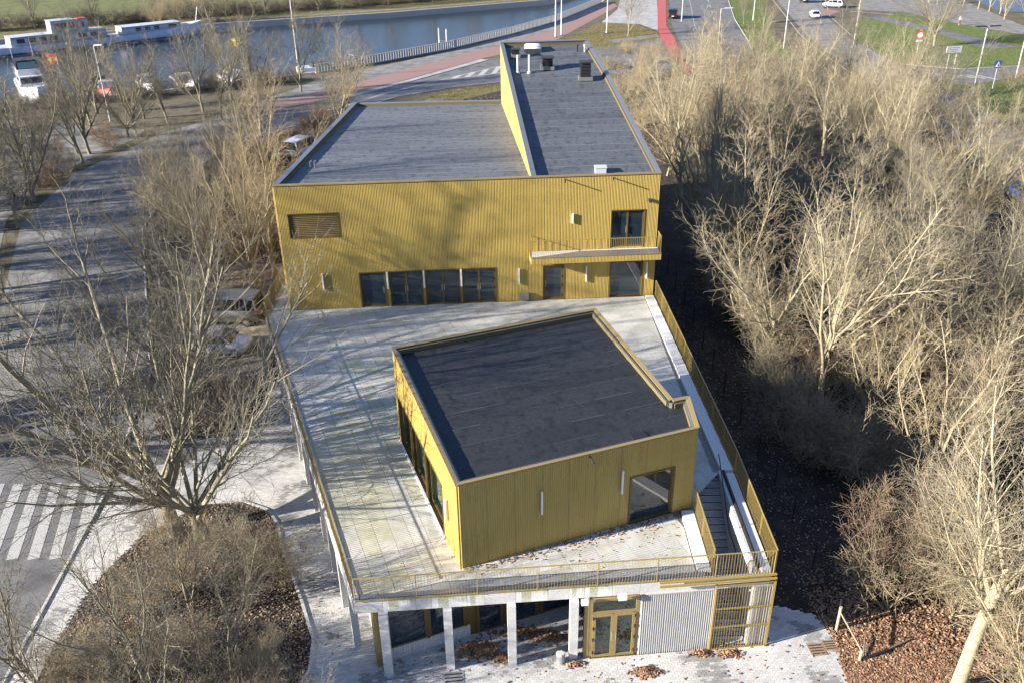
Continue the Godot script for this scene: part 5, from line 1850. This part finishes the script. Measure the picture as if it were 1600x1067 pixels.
func boats() -> void:
	# long white houseboat at the far bank
	var o := thing("houseboat", "long white houseboat with wheelhouse moored along the far canal bank", "boat", Vector3(-95.5, -1.2, -162.6), atan2(24.6, 29.4))
	part(o, "hull", hull(43.0, 5.0, 1.5, 1.1, .86), M.boat_white)
	var s := Shape.new()
	for side in [-1, 1]:
		s.bar(Vector3(1, .35, side * 2.42), Vector3(37, .35, side * 2.5), .06, .3)
	part(o, "waterline", s, M.blue_paint)
	s = Shape.new()
	s.box(Vector3(20, 1.45, 0), Vector3(34, .1, 4.4))
	part(o, "deck", s, M.sign_grey)
	cabin_box(o, "cabin", 6.2, 15.6, 1.5, 3.1, 2.0, "boat_white", [[8.0, 1.3], [9.9, 1.3], [11.8, 1.3], [13.7, 1.3]])
	cabin_box(o, "wheelhouse", 13.6, 18.4, 3.1, 5.2, 1.6, "boat_white", [[14.8, .8], [16.0, 1.2], [17.3, .8]], .1, .5)
	cabin_box(o, "deck_box", 18.6, 20.4, 3.0, 5.0, 1.0, "boat_white", [[19.5, .5]], .05, .05)
	s = Shape.new()
	s.box(Vector3(19.5, 5.15, 0), Vector3(1.7, .12, 1.9))
	part(o, "box_lid", s, M.flag_red)
	cabin_box(o, "cabin", 15.8, 23.4, 1.5, 3.05, 2.0, "boat_white", [[18.8, 1.5], [21.0, 1.5]])
	cabin_box(o, "cabin", 26.0, 38.0, 1.6, 2.9, 1.95, "boat_white", [[29.2, 1.0], [31.0, 1.0], [32.8, 1.0], [36.0, 1.6]])
	s = Shape.new()
	s.rod(Vector3(41.5, 2.4, 0), Vector3(42.3, 5.2, 0), .06)
	part(o, "jackstaff", s, M.pole)
	s = Shape.new()
	for k in 12:
		s.rod(Vector3(23.5 + k * 1.5, 1.5, 2.35), Vector3(23.5 + k * 1.5, 2.4, 2.35), .025, .025, 5)
	s.bar(Vector3(23.5, 2.4, 2.35), Vector3(40, 2.4, 2.35), .04, .04)
	part(o, "guard_rail", s, M.pole)

	# motor yacht, bow towards the quay
	o = thing("motor_yacht", "white motor yacht with black canopy, bow towards the quay at the left edge", "boat", Vector3(-73.4, -1.2, -137.6), atan2(-11.4, 7.2))
	part(o, "hull", hull(12.4, 4.1, 1.35, .6, .5), M.white_paint)
	s = Shape.new()
	s.box(Vector3(5.2, 1.33, 0), Vector3(8.4, .08, 3.2))
	part(o, "deck", s, M.white_paint)
	cabin_box(o, "cabin", 2.2, 8.0, 1.35, 2.5, 1.65, "white_paint", [[3.6, 1.2], [5.2, 1.2]], .2, 1.2)
	s = Shape.new()
	s.quad(Vector3(7.95, 1.75, -1.5), Vector3(7.95, 1.75, 1.5), Vector3(7.1, 2.42, 1.4), Vector3(7.1, 2.42, -1.4))
	part(o, "windscreen", s, M.car_glass)
	cabin_box(o, "flybridge", 2.0, 6.0, 2.5, 3.3, 1.55, "white_paint", [], .1, .6)
	cabin_box(o, "canopy", 1.6, 5.2, 3.3, 4.5, 1.5, "cover", [[2.6, .9], [4.0, .9]], .1, .5)
	s = Shape.new()
	s.quad(Vector3(5.23, 3.45, -1.25), Vector3(5.23, 3.45, 1.25), Vector3(4.82, 4.3, 1.2), Vector3(4.82, 4.3, -1.2))
	part(o, "canopy_window", s, M.teal_glass)
	for z in [-1.4, 1.4]:
		s = Shape.new()
		s.rod(Vector3(2.0, 4.5, z), Vector3(1.4, 7.4, z), .025, .012, 5)
		part(o, "aerial", s, M.pole)
	s = Shape.new()
	for k in 9:
		for side in [-1, 1]:
			var t := .5 + k * .055
			var w := 2.0 * (1.0 - pow(maxf(0, (t - .5) / .5), 1.8))
			s.rod(Vector3(12.4 * t, 1.4 + .5 * pow((t - .5) * 2, 2), side * w), Vector3(12.4 * t, 2.1 + .5 * pow((t - .5) * 2, 2), side * w), .02, .02, 5)
	part(o, "guard_rail", s, M.rim)

	var small := [
		[-61.0, -134.5, "red_hull", "white_paint", 7.5, "small boat with dull red hull behind the quay lamp post", -1.0],
		[-57.0, -139.5, "white_paint", "teal_glass", 9.5, "white cabin cruiser with pale green windscreen behind the dark quay tree", -1.0],
		[-51.0, -139.0, "white_paint", "white_paint", 7.0, "small white cruiser third from the yacht along the near bank", -.9],
		[-44.5, -141.0, "white_paint", "white_paint", 7.5, "small white cruiser left of the yellow-green flag", -.9],
	]
	for e in small:
		o = thing("moored_boat", e[5], "boat", Vector3(e[0], -1.2, e[1]), e[6], "small boats moored at the near bank")
		part(o, "hull", hull(e[4], 2.9, 1.0, .45, .5), M[e[2]])
		cabin_box(o, "cabin", e[4] * .3, e[4] * .66, .95, 1.75, 1.05, "white_paint", [[e[4] * .4, .8], [e[4] * .52, .8]], .1, .9)
		s = Shape.new()
		s.quad(Vector3(e[4] * .3 + .15, 1.8, -.95), Vector3(e[4] * .3 + .15, 1.8, .95), Vector3(e[4] * .3 - .35, 2.3, .85), Vector3(e[4] * .3 - .35, 2.3, -.85))
		part(o, "windscreen", s, M[e[3]] if e[3] != "white_paint" else M.car_glass)
		s = Shape.new()
		s.box(Vector3(e[4] * .12, 1.2, 0), Vector3(e[4] * .18, .5, 2.2))
		part(o, "cockpit_cover", s, M.cover if e[2] == "white_paint" else M.flag_red)
	o = thing("moored_boat", "low white open boat at the left end of the white quay fence", "boat", Vector3(-33.5, -1.2, -144.5), atan2(8, 13), "small boats moored at the near bank")
	part(o, "hull", hull(11.5, 2.8, .9, .5, .55), M.white_paint)
	s = Shape.new()
	s.box(Vector3(3.6, 1.15, 0), Vector3(3.0, .6, 1.8))
	part(o, "cover", s, M.cover)
	s = Shape.new()
	s.rod(Vector3(9.2, 1.0, 1.0), Vector3(9.2, 2.0, 1.0), .03)
	s.rod(Vector3(9.2, 1.0, -1.0), Vector3(9.2, 2.0, -1.0), .03)
	s.bar(Vector3(9.2, 2.0, -1.0), Vector3(9.2, 2.0, 1.0), .05, .05)
	s.bar(Vector3(9.2, 2.0, 1.0), Vector3(11.2, 1.6, .1), .05, .05)
	part(o, "pulpit_rail", s, M.pole)
	# landing stage
	o = thing("landing_stage", "small floating landing stage beside the red-hulled boat", "jetty", Vector3(-58.6, -1.2, -127.2), -.9)
	s = Shape.new()
	for k in 8:
		s = Shape.new()
		s.box(Vector3(k * .32, .45, 0), Vector3(.3, .06, 1.6))
		part(o, "plank", s, M.white_paint)
	s = Shape.new()
	s.box(Vector3(1.1, .2, 0), Vector3(2.6, .4, 1.3))
	part(o, "float", s, M.sign_grey)


func flags() -> void:
	for e in [[-66.6, -134.4, 5.2, ["flag_red", "flag_yellow", "flag_red"], "red and yellow striped flag on a pole beside the motor yacht", 1.0], [-40.6, -138.9, 6.4, ["flag_green", "flag_yellow"], "yellow-green flag on a pole over the small white cruisers", .8]]:
		var o := thing("flag_pole", e[4], "flag", Vector3(e[0], -1.0, e[1]))
		var s := Shape.new()
		s.rod(Vector3.ZERO, Vector3(0, e[2], 0), .06, .04)
		part(o, "pole", s, M.pole)
		var bands: Array = e[3]
		for b in bands.size():
			s = Shape.new()
			for k in 8:
				var h0: float = e[2] - .1 - 1.5 * b / bands.size() * e[5]
				var h1: float = e[2] - .1 - 1.5 * (b + 1) / bands.size() * e[5]
				var P := func(t: float, h: float) -> Vector3: return Vector3(-t * 2.2 * e[5], h - .35 * t * t, .22 * sin(t * 7.0) * t)
				s.quad(P.call(k / 8.0, h1), P.call((k + 1) / 8.0, h1), P.call((k + 1) / 8.0, h0), P.call(k / 8.0, h0))
				s.quad(P.call(k / 8.0, h0) + Vector3(0, 0, .01), P.call((k + 1) / 8.0, h0) + Vector3(0, 0, .01), P.call((k + 1) / 8.0, h1) + Vector3(0, 0, .01), P.call(k / 8.0, h1) + Vector3(0, 0, .01))
			part(o, "flag_band", s, M[bands[b]])


# ---------- street furniture ----------

func lamp_post(at: Vector2, height: float, label: String, arms: Array, head := .75) -> void:
	var o := thing("lamp_post", label, "street lamp", up(at, 0), 0, "street lamps")
	var s := Shape.new()
	s.tube(PackedVector3Array([Vector3(0, 0, 0), Vector3(0, 1.2, 0), Vector3(0, 1.3, 0), Vector3(0, height, 0)]), PackedFloat32Array([.115, .115, .09, .055]), 8, true)
	part(o, "pole", s, M.pole)
	for a in arms:
		var d: Vector3 = Vector3(a[0], 0, a[1]).normalized()
		var l: float = a[2]
		s = Shape.new()
		s.rod(Vector3(0, height - .05, 0), d * l + Vector3(0, height + .05, 0), .04)
		var arm := part(o, "arm", s, M.pole)
		s = Shape.new()
		s.bar(d * l + Vector3(0, height + .06, 0), d * (l + head) + Vector3(0, height + .1, 0), .3, .13)
		part(arm, "lamp_head", s, M.pole if a.size() < 4 else M.dark_metal)


func street_furniture() -> void:
	lamp_post(Vector2(-49.2, -108.8), 9.0, "white lamp post with short head at the quay left of the dark tree", [[1, .1, .1]], 1.0)
	lamp_post(Vector2(-30.9, -133.2), 12.0, "tall white lamp post at the canal bank, cut by the top edge", [[1, 0, .8]])
	lamp_post(Vector2(31.1, -134.8), 8.9, "white lamp post with head to the right beside the wide road", [[1, 0, .6]], 1.1)
	lamp_post(Vector2(46.7, -154.0), 10.0, "white lamp post on the lawn right of the wide road", [[1, 0, .6]])
	lamp_post(Vector2(43.7, -115.1), 12.4, "tall white lamp post rising out of the far wood", [[1, 0, .6]])
	lamp_post(Vector2(54.9, -104.9), 10.2, "white lamp post with dark T-shaped double head by the crossing", [[1, -.1, .2, 1], [-1, .1, .2, 1]], 1.3)
	lamp_post(Vector2(72.0, -126.9), 9.5, "white lamp post at the right edge beside the lawn", [[-1, 0, .4]])
	lamp_post(Vector2(50.4, -109.2), 3.9, "low lamp post with large grey head over the far wood", [[1, 0, .1]], 2.1)
	lamp_post(Vector2(50.0, -187.8), 9.5, "white lamp post on the far lawn by the wide road, at the top edge", [[-1, 0, .8]])
	lamp_post(Vector2(35.5, -188.0), 6.0, "lamp post with bent white arm beside the dark van", [[1, 0, 1.4]], .5)
	for e in [[8.9, -170.0, "left of the two white flagpoles behind the right roof"], [10.1, -172.2, "right of the two white flagpoles behind the right roof"], [18.8, -173.8, "single white mast by the grass island right of the flagpoles"]]:
		var o := thing("mast", e[2], "mast", Vector3(e[0], 0, e[1]), 0, "white masts behind the roof")
		var s := Shape.new()
		s.tube(PackedVector3Array([Vector3.ZERO, Vector3(0, .3, 0), Vector3(0, .32, 0), Vector3(0, 10, 0)]), PackedFloat32Array([.2, .2, .13, .08]), 8, true)
		part(o, "pole", s, M.pole)
		s = Shape.new()
		s.box(Vector3(0, .05, 0), Vector3(.6, .1, .6))
		part(o, "base", s, M.black)
	# white fence of close bars along the water
	var pts := V2([-29.5, -138.2, -20.2, -147.3, -10.4, -158.2, .9, -174.6, 10.3, -191, 22.4, -221])
	var o := thing("quay_fence", "long white fence of close boards along the canal promenade", "fence")
	var s := Shape.new()
	var made := 0
	for k in pts.size() - 1:
		var a := pts[k]
		var b := pts[k + 1]
		var n := roundi(a.distance_to(b) / .55)
		for j in n:
			s = Shape.new()
			s.bar(up(a.lerp(b, (j + .08) / n), .68), up(a.lerp(b, (j + .92) / n), .68), .05, 1.15)
			part(o, "board", s, M.dull_panel)
		s = Shape.new()
		s.bar(up(a, 1.3), up(b, 1.3), .16, .07)
		part(o, "top_rail", s, M.white_panel)
		s = Shape.new()
		s.bar(up(a, .07), up(b, .07), .3, .14)
		part(o, "foot_rail", s, M.concrete)
	o = thing("gangway_frame", "white H-shaped frame of two posts at the water side of the white fence", "frame", Vector3(-11.2, -.6, -158.6), -.75)
	for x in [-.95, .95]:
		s = Shape.new()
		s.rod(Vector3(x, -.6, 0), Vector3(x, 4.0, 0), .1)
		part(o, "post", s, M.pole)
	for y in [2.0, 1.2]:
		s = Shape.new()
		s.bar(Vector3(-.95, y, 0), Vector3(.95, y, 0), .08, .1)
		part(o, "crossbar", s, M.dark_metal)
	# signs
	o = thing("road_sign", "round red and white road sign with small plate beside the big lawn tree", "road sign", Vector3(64.9, 0, -143.9))
	s = Shape.new()
	s.rod(Vector3.ZERO, Vector3(0, 4.1, 0), .05)
	part(o, "post", s, M.pole)
	s = Shape.new()
	s.rod(Vector3(0, 3.4, .06), Vector3(0, 3.4, .09), .62, .62, 20)
	var disc := part(o, "disc", s, M.sign_red)
	s = Shape.new()
	s.rod(Vector3(0, 3.4, .09), Vector3(0, 3.4, .1), .42, .42, 20)
	part(disc, "disc_centre", s, M.lamp_tube)
	s = Shape.new()
	s.rod(Vector3(0, 4.05, .06), Vector3(0, 4.05, .08), .22, .22, 12)
	part(o, "top_disc", s, M.orange)
	s = Shape.new()
	s.box(Vector3(0, 2.55, .07), Vector3(.95, .32, .03))
	part(o, "plate", s, M.lamp_tube)
	o = thing("direction_board", "white rectangular board with faint lines on two thin posts on the lawn", "sign", Vector3(66.1, 0, -134.5), .2)
	for x in [-.6, .6]:
		s = Shape.new()
		s.rod(Vector3(x, 0, 0), Vector3(x, 2.6, 0), .05)
		part(o, "post", s, M.pole)
	s = Shape.new()
	s.box(Vector3(0, 2.75, .06), Vector3(2.5, .95, .06))
	var board := part(o, "board", s, M.lamp_tube)
	for k in 3:
		s = Shape.new()
		s.box(Vector3(-.1 + k * .08, 3.0 - k * .26, .094), Vector3(1.9 - .5 * k, .07, .006))
		part(board, "line", s, M.sign_grey)
	o = thing("road_sign", "blue pedestrian crossing sign with white triangle at the right hand crossing", "road sign", Vector3(65.4, 0, -120.2))
	s = Shape.new()
	s.rod(Vector3.ZERO, Vector3(0, 3.2, 0), .05)
	part(o, "post", s, M.pole)
	s = Shape.new()
	s.box(Vector3(0, 3.2, .06), Vector3(.95, .95, .03))
	var sq := part(o, "plate", s, M.sign_blue)
	s = Shape.new()
	s.tri(Vector3(-.38, 2.85, .08), Vector3(.38, 2.85, .08), Vector3(0, 3.55, .08), Vector3.BACK)
	part(sq, "triangle", s, M.lamp_tube)
	s = Shape.new()
	s.tube(PackedVector3Array([Vector3(-.08, 2.92, .09), Vector3(.0, 3.12, .09), Vector3(.02, 3.28, .09)]), PackedFloat32Array([.03, .04, .045]), 5)
	s.tube(PackedVector3Array([Vector3(.12, 2.92, .09), Vector3(.0, 3.12, .09)]), PackedFloat32Array([.03, .04]), 5)
	part(sq, "walking_figure", s, M.black)
	# wire fence at the wood edge
	o = thing("wire_fence", "thin dark wire fence on posts along the shaded wood edge", "fence")
	var f := V2([12.25, -24.6, 12.45, -31, 12.2, -36, 11.8, -42, 11.6, -50, 11.4, -62])
	for k in f.size() - 1:
		var n := roundi(f[k].distance_to(f[k + 1]) / 2.7)
		for j in n:
			s = Shape.new()
			s.rod(up(f[k].lerp(f[k + 1], float(j) / n), 0), up(f[k].lerp(f[k + 1], float(j) / n), 1.5), .03, .03, 6)
			part(o, "post", s, M.black)
		s = Shape.new()
		for y in [.1, .4, .7, 1.0, 1.3, 1.45]:
			s.rod(up(f[k], y), up(f[k + 1], y), .005, .005, 4)
		part(o, "wires", s, M.dark_metal)
	o = thing("wooden_rail", "weathered wooden rail on a short post in the sunny leaf corner", "fence")
	s = Shape.new()
	s.rod(Vector3(12.25, 0, -24.5), Vector3(12.25, 1.2, -24.5), .06, .06, 7)
	part(o, "post", s, M.bark0)
	s = Shape.new()
	s.rod(Vector3(12.6, 0, -23.0), Vector3(12.6, .55, -23.0), .06, .06, 7)
	part(o, "post", s, M.bark0)
	s = Shape.new()
	s.rod(Vector3(12.25, .95, -24.5), Vector3(12.62, .5, -22.9), .035, .035, 7)
	part(o, "rail", s, M.bark1)
	o = thing("fallen_branch", "dark fallen branch lying on the leaves beside the wooden rail", "branch")
	s = Shape.new()
	s.tube(PackedVector3Array([Vector3(12.7, .08, -23.0), Vector3(13.7, .12, -23.4), Vector3(14.9, .1, -23.95)]), PackedFloat32Array([.05, .045, .02]), 6)
	part(o, "stem", s, M.bark3)
	s = Shape.new()
	s.tube(PackedVector3Array([Vector3(12.75, .1, -23.05), Vector3(13.05, .2, -23.8), Vector3(13.3, .15, -24.3)]), PackedFloat32Array([.04, .03, .015]), 6)
	part(o, "side_stem", s, M.bark3)
	# covers in the paving
	for e in [[-2.3, -22.4, .78, .7, "dark square manhole cover in the paving before the second column"], [11.2, -23.55, .6, .6, "brown square manhole cover in the paving near the leaf corner, left one"], [11.75, -23.75, .5, .5, "brown square manhole cover in the paving near the leaf corner, right one"], [-10.05, -34.2, .5, .6, "dark drain grating in the paving beside the left colonnade"]]:
		o = thing("manhole_cover", e[4], "manhole cover", Vector3(e[0], .034, e[1]), .09)
		s = Shape.new()
		s.box(Vector3.ZERO, Vector3(e[2], .02, e[3]))
		part(o, "plate", s, M.sign_grey if e[0] < 0 else M.wood_deck)
		s = Shape.new()
		for k in 4:
			s.box(Vector3(0, .014, (k - 1.5) * e[3] * .22), Vector3(e[2] * .8, .008, e[3] * .08))
		part(o, "ribs", s, M.dark_metal)
	o = thing("ashtray_stand", "small round steel bin at the foot of the column beside the entrance", "bin", Vector3(1.62, .03, -23.15))
	s = Shape.new()
	s.rod(Vector3.ZERO, Vector3(0, .42, 0), .15, .17, 12)
	part(o, "body", s, M.rim)
	s = Shape.new()
	s.rod(Vector3(0, .42, 0), Vector3(0, .45, 0), .18, .12, 12)
	part(o, "lid", s, M.pole)


# a standing figure as one skin: tapered bones joined smoothly, meshed by surface nets
func person(at: Vector3, turn: float) -> void:
	var bones := [[Vector3(0, .95, 0), Vector3(0, 1.42, 0), .145, .165], [Vector3(0, 1.42, 0), Vector3(0, 1.55, .01), .07, .06], [Vector3(0, 1.63, .015), Vector3(0, 1.70, .0), .095, .10],
		[Vector3(-.09, .93, 0), Vector3(-.1, .5, .10), .10, .065], [Vector3(-.1, .5, .10), Vector3(-.1, .08, .06), .06, .042], [Vector3(-.1, .06, .04), Vector3(-.1, .045, .22), .045, .035],
		[Vector3(.09, .93, 0), Vector3(.1, .5, -.02), .10, .065], [Vector3(.1, .5, -.02), Vector3(.1, .1, -.22), .06, .042], [Vector3(.1, .07, -.24), Vector3(.1, .045, -.06), .045, .035],
		[Vector3(-.2, 1.40, 0), Vector3(-.26, 1.12, -.08), .055, .045], [Vector3(-.26, 1.12, -.08), Vector3(-.24, .92, .06), .042, .03], [Vector3(-.24, .9, .07), Vector3(-.235, .80, .1), .034, .02],
		[Vector3(.2, 1.40, 0), Vector3(.26, 1.12, .06), .055, .045], [Vector3(.26, 1.12, .06), Vector3(.24, .94, .2), .042, .03], [Vector3(.24, .93, .21), Vector3(.235, .85, .27), .034, .02], [Vector3(0, 1.655, .1), Vector3(0, 1.635, .125), .018, .016]]
	var field := func(p: Vector3) -> float:
		var d := 9.0
		for b in bones:
			var ab: Vector3 = b[1] - b[0]
			var t := clampf((p - b[0]).dot(ab) / ab.length_squared(), 0, 1)
			var e: float = p.distance_to(b[0] + ab * t) - lerpf(b[2], b[3], t)
			var h := clampf(.5 + .5 * (d - e) / .03, 0, 1)
			d = lerpf(d, e, h) - .03 * h * (1 - h)
		return d
	var cell := .034
	var lo := Vector3(-.36, -.03, -.36)
	var nx := 22
	var ny := 55
	var nz := 22
	var grid := PackedFloat32Array()
	for z in nz:
		for y in ny:
			for x in nx:
				grid.append(field.call(lo + Vector3(x, y, z) * cell))
	var G := func(x: int, y: int, z: int) -> float: return grid[(z * ny + y) * nx + x]
	var index := {}
	var verts := PackedVector3Array()
	for z in nz - 1:
		for y in ny - 1:
			for x in nx - 1:
				var sum := Vector3.ZERO
				var count := 0
				for e in [[0, 0, 0, 1, 0, 0], [0, 1, 0, 1, 1, 0], [0, 0, 1, 1, 0, 1], [0, 1, 1, 1, 1, 1], [0, 0, 0, 0, 1, 0], [1, 0, 0, 1, 1, 0], [0, 0, 1, 0, 1, 1], [1, 0, 1, 1, 1, 1], [0, 0, 0, 0, 0, 1], [1, 0, 0, 1, 0, 1], [0, 1, 0, 0, 1, 1], [1, 1, 0, 1, 1, 1]]:
					var a: float = G.call(x + e[0], y + e[1], z + e[2])
					var b: float = G.call(x + e[3], y + e[4], z + e[5])
					if (a < 0) != (b < 0):
						sum += Vector3(x + e[0], y + e[1], z + e[2]).lerp(Vector3(x + e[3], y + e[4], z + e[5]), a / (a - b))
						count += 1
				if count:
					index[Vector3i(x, y, z)] = verts.size()
					verts.append(lo + sum / count * cell)
	var st := SurfaceTool.new()
	st.begin(Mesh.PRIMITIVE_TRIANGLES)
	st.set_smooth_group(0)
	for p in verts:
		var shade := Color(.42, .38, .32)
		if p.y > 1.52 or (p.y < .97 and absf(p.x) > .2 and p.y > .7):
			shade = Color(.45, .27, .19)
		elif p.y < .98 and absf(p.x) < .22:
			shade = Color(.13, .07, .05) if p.y > .45 else Color(.45, .27, .19)
		if p.y > 1.68 or (p.y > 1.58 and p.z < -.02):
			shade = Color(.10, .07, .05)
		if p.y < .1:
			shade = Color(.5, .5, .5)
		st.set_color(shade)
		st.add_vertex(p)
	for z in range(1, nz - 1):
		for y in range(1, ny - 1):
			for x in range(1, nx - 1):
				var a: float = G.call(x, y, z)
				for ax in 3:
					var d := Vector3i(1 if ax == 0 else 0, 1 if ax == 1 else 0, 1 if ax == 2 else 0)
					var b: float = G.call(x + d.x, y + d.y, z + d.z)
					if (a < 0) == (b < 0):
						continue
					var u := Vector3i(d.z, d.x, d.y)
					var w := Vector3i(d.y, d.z, d.x)
					var c := Vector3i(x, y, z)
					var q := [index[c - u - w], index[c - w], index[c], index[c - u]]
					if a < 0:
						q.reverse()
					for k in [0, 1, 2, 0, 2, 3]:
						st.add_index(q[k])
	st.generate_normals()
	var o := thing("person", "person in a pale top and dark shorts walking on the far promenade", "person", at, turn)
	part(o, "body", st.commit(), M.leaf)


func vehicles() -> void:
	car("silver-grey van with red tail lamps parked nose-in on the gravel beside the terrace", Vector3(-19.0, .02, -52.3), PI - .05, "silver_paint", "van", "vehicles parked on the gravel")
	car("small white car parked on the gravel beside the terrace, nearest the camera", Vector3(-18.2, .02, -48.0), -.06, "white_paint", "hatch", "vehicles parked on the gravel")
	var v := car("white van with orange stripe and dark rear window beyond the left roof corner", Vector3(-22.0, .02, -92.6), 1.2, "white_paint", "van")
	var s := Shape.new()
	s.box(Vector3(-2.44, 1.25, -.86), Vector3(.12, 1.3, .12))
	s.box(Vector3(-1.9, 1.1, -.99), Vector3(1.0, .25, .04))
	part(v, "stripe", s, M.orange)
	car("white sport utility car at the red crossing in the far right", Vector3(72.4, .02, -206.3), 2.6, "white_paint", "suv", "cars on the far right road")
	car("small pale car driving on the far right road behind the white one", Vector3(63.4, .02, -190.6), 1.4, "white_paint", "hatch", "cars on the far right road")
	car("dark car at the top edge left of the white one on the far road", Vector3(69.0, .02, -216.5), 1.3, "dark_paint", "suv", "cars on the far right road")
	car("black van beside the bright red path at the top edge", Vector3(34.6, .02, -193.5), 1.4, "dark_paint", "van")
	car("blue car half hidden by the wood on the second road", Vector3(45.5, .02, -74), 1.62, "blue_paint", "hatch", "cars half hidden by the wood")
	car("white car half hidden by the wood on the second road, nearest the camera", Vector3(46.4, .02, -68), 1.64, "white_paint", "hatch", "cars half hidden by the wood")
	car("dark car half hidden by the wood on the second road, farthest away", Vector3(47.0, .02, -83), 1.6, "dark_paint", "suv", "cars half hidden by the wood")


func _ready() -> void:
	# camera
	var cam := Camera3D.new()
	cam.name = "camera"
	cam.fov = 42.5535
	cam.near = 0.1
	cam.far = 2000.0
	cam.transform = Transform3D(Basis(Vector3(.999889, -.013202, .00691), Vector3(.014901, .885867, -.4637), Vector3(0, .463752, .885965)), Vector3(0, 25.5, 0))
	add_child(cam)
	cam.current = true
	# sky and exposure
	var sky_look := ProceduralSkyMaterial.new()
	sky_look.sky_top_color = Color(.31, .42, .60)
	sky_look.sky_horizon_color = Color(.51, .58, .65)
	sky_look.sky_curve = .12
	sky_look.ground_horizon_color = Color(.45, .45, .42)
	sky_look.ground_bottom_color = Color(.2, .19, .17)
	sky_look.sun_angle_max = 0.0
	sky_look.energy_multiplier = 0.64
	var sky := Sky.new()
	sky.sky_material = sky_look
	var env := Environment.new()
	env.background_mode = Environment.BG_SKY
	env.sky = sky
	env.tonemap_mode = Environment.TONE_MAPPER_LINEAR
	env.tonemap_exposure = 3.42
	env.sdfgi_enabled = true
	env.ssao_enabled = true
	env.ssil_enabled = true
	var around := WorldEnvironment.new()
	around.name = "surroundings"
	around.environment = env
	add_child(around)
	# low winter sun from the left, a little on the camera's side
	var sun := DirectionalLight3D.new()
	sun.name = "sun"
	sun.light_energy = 1.6
	sun.light_color = Color(1, .965, .91)
	sun.light_angular_distance = .5
	sun.shadow_enabled = true
	var az := deg_to_rad(17.5)
	var el := deg_to_rad(18.5)
	var ray := Vector3(cos(az) * cos(el), -sin(el), -sin(az) * cos(el))
	sun.transform = Transform3D(Basis.looking_at(ray), Vector3(-60, 40, 20))
	add_child(sun)

	make_materials()
	ground()
	main_building()
	podium()
	pavilion()
	terrace_railings()
	grow_forms()
	trees()
	vehicles()
	boats()
	flags()
	street_furniture()
	person(Vector3(87, .02, -177), -.4)
	ground_cover()
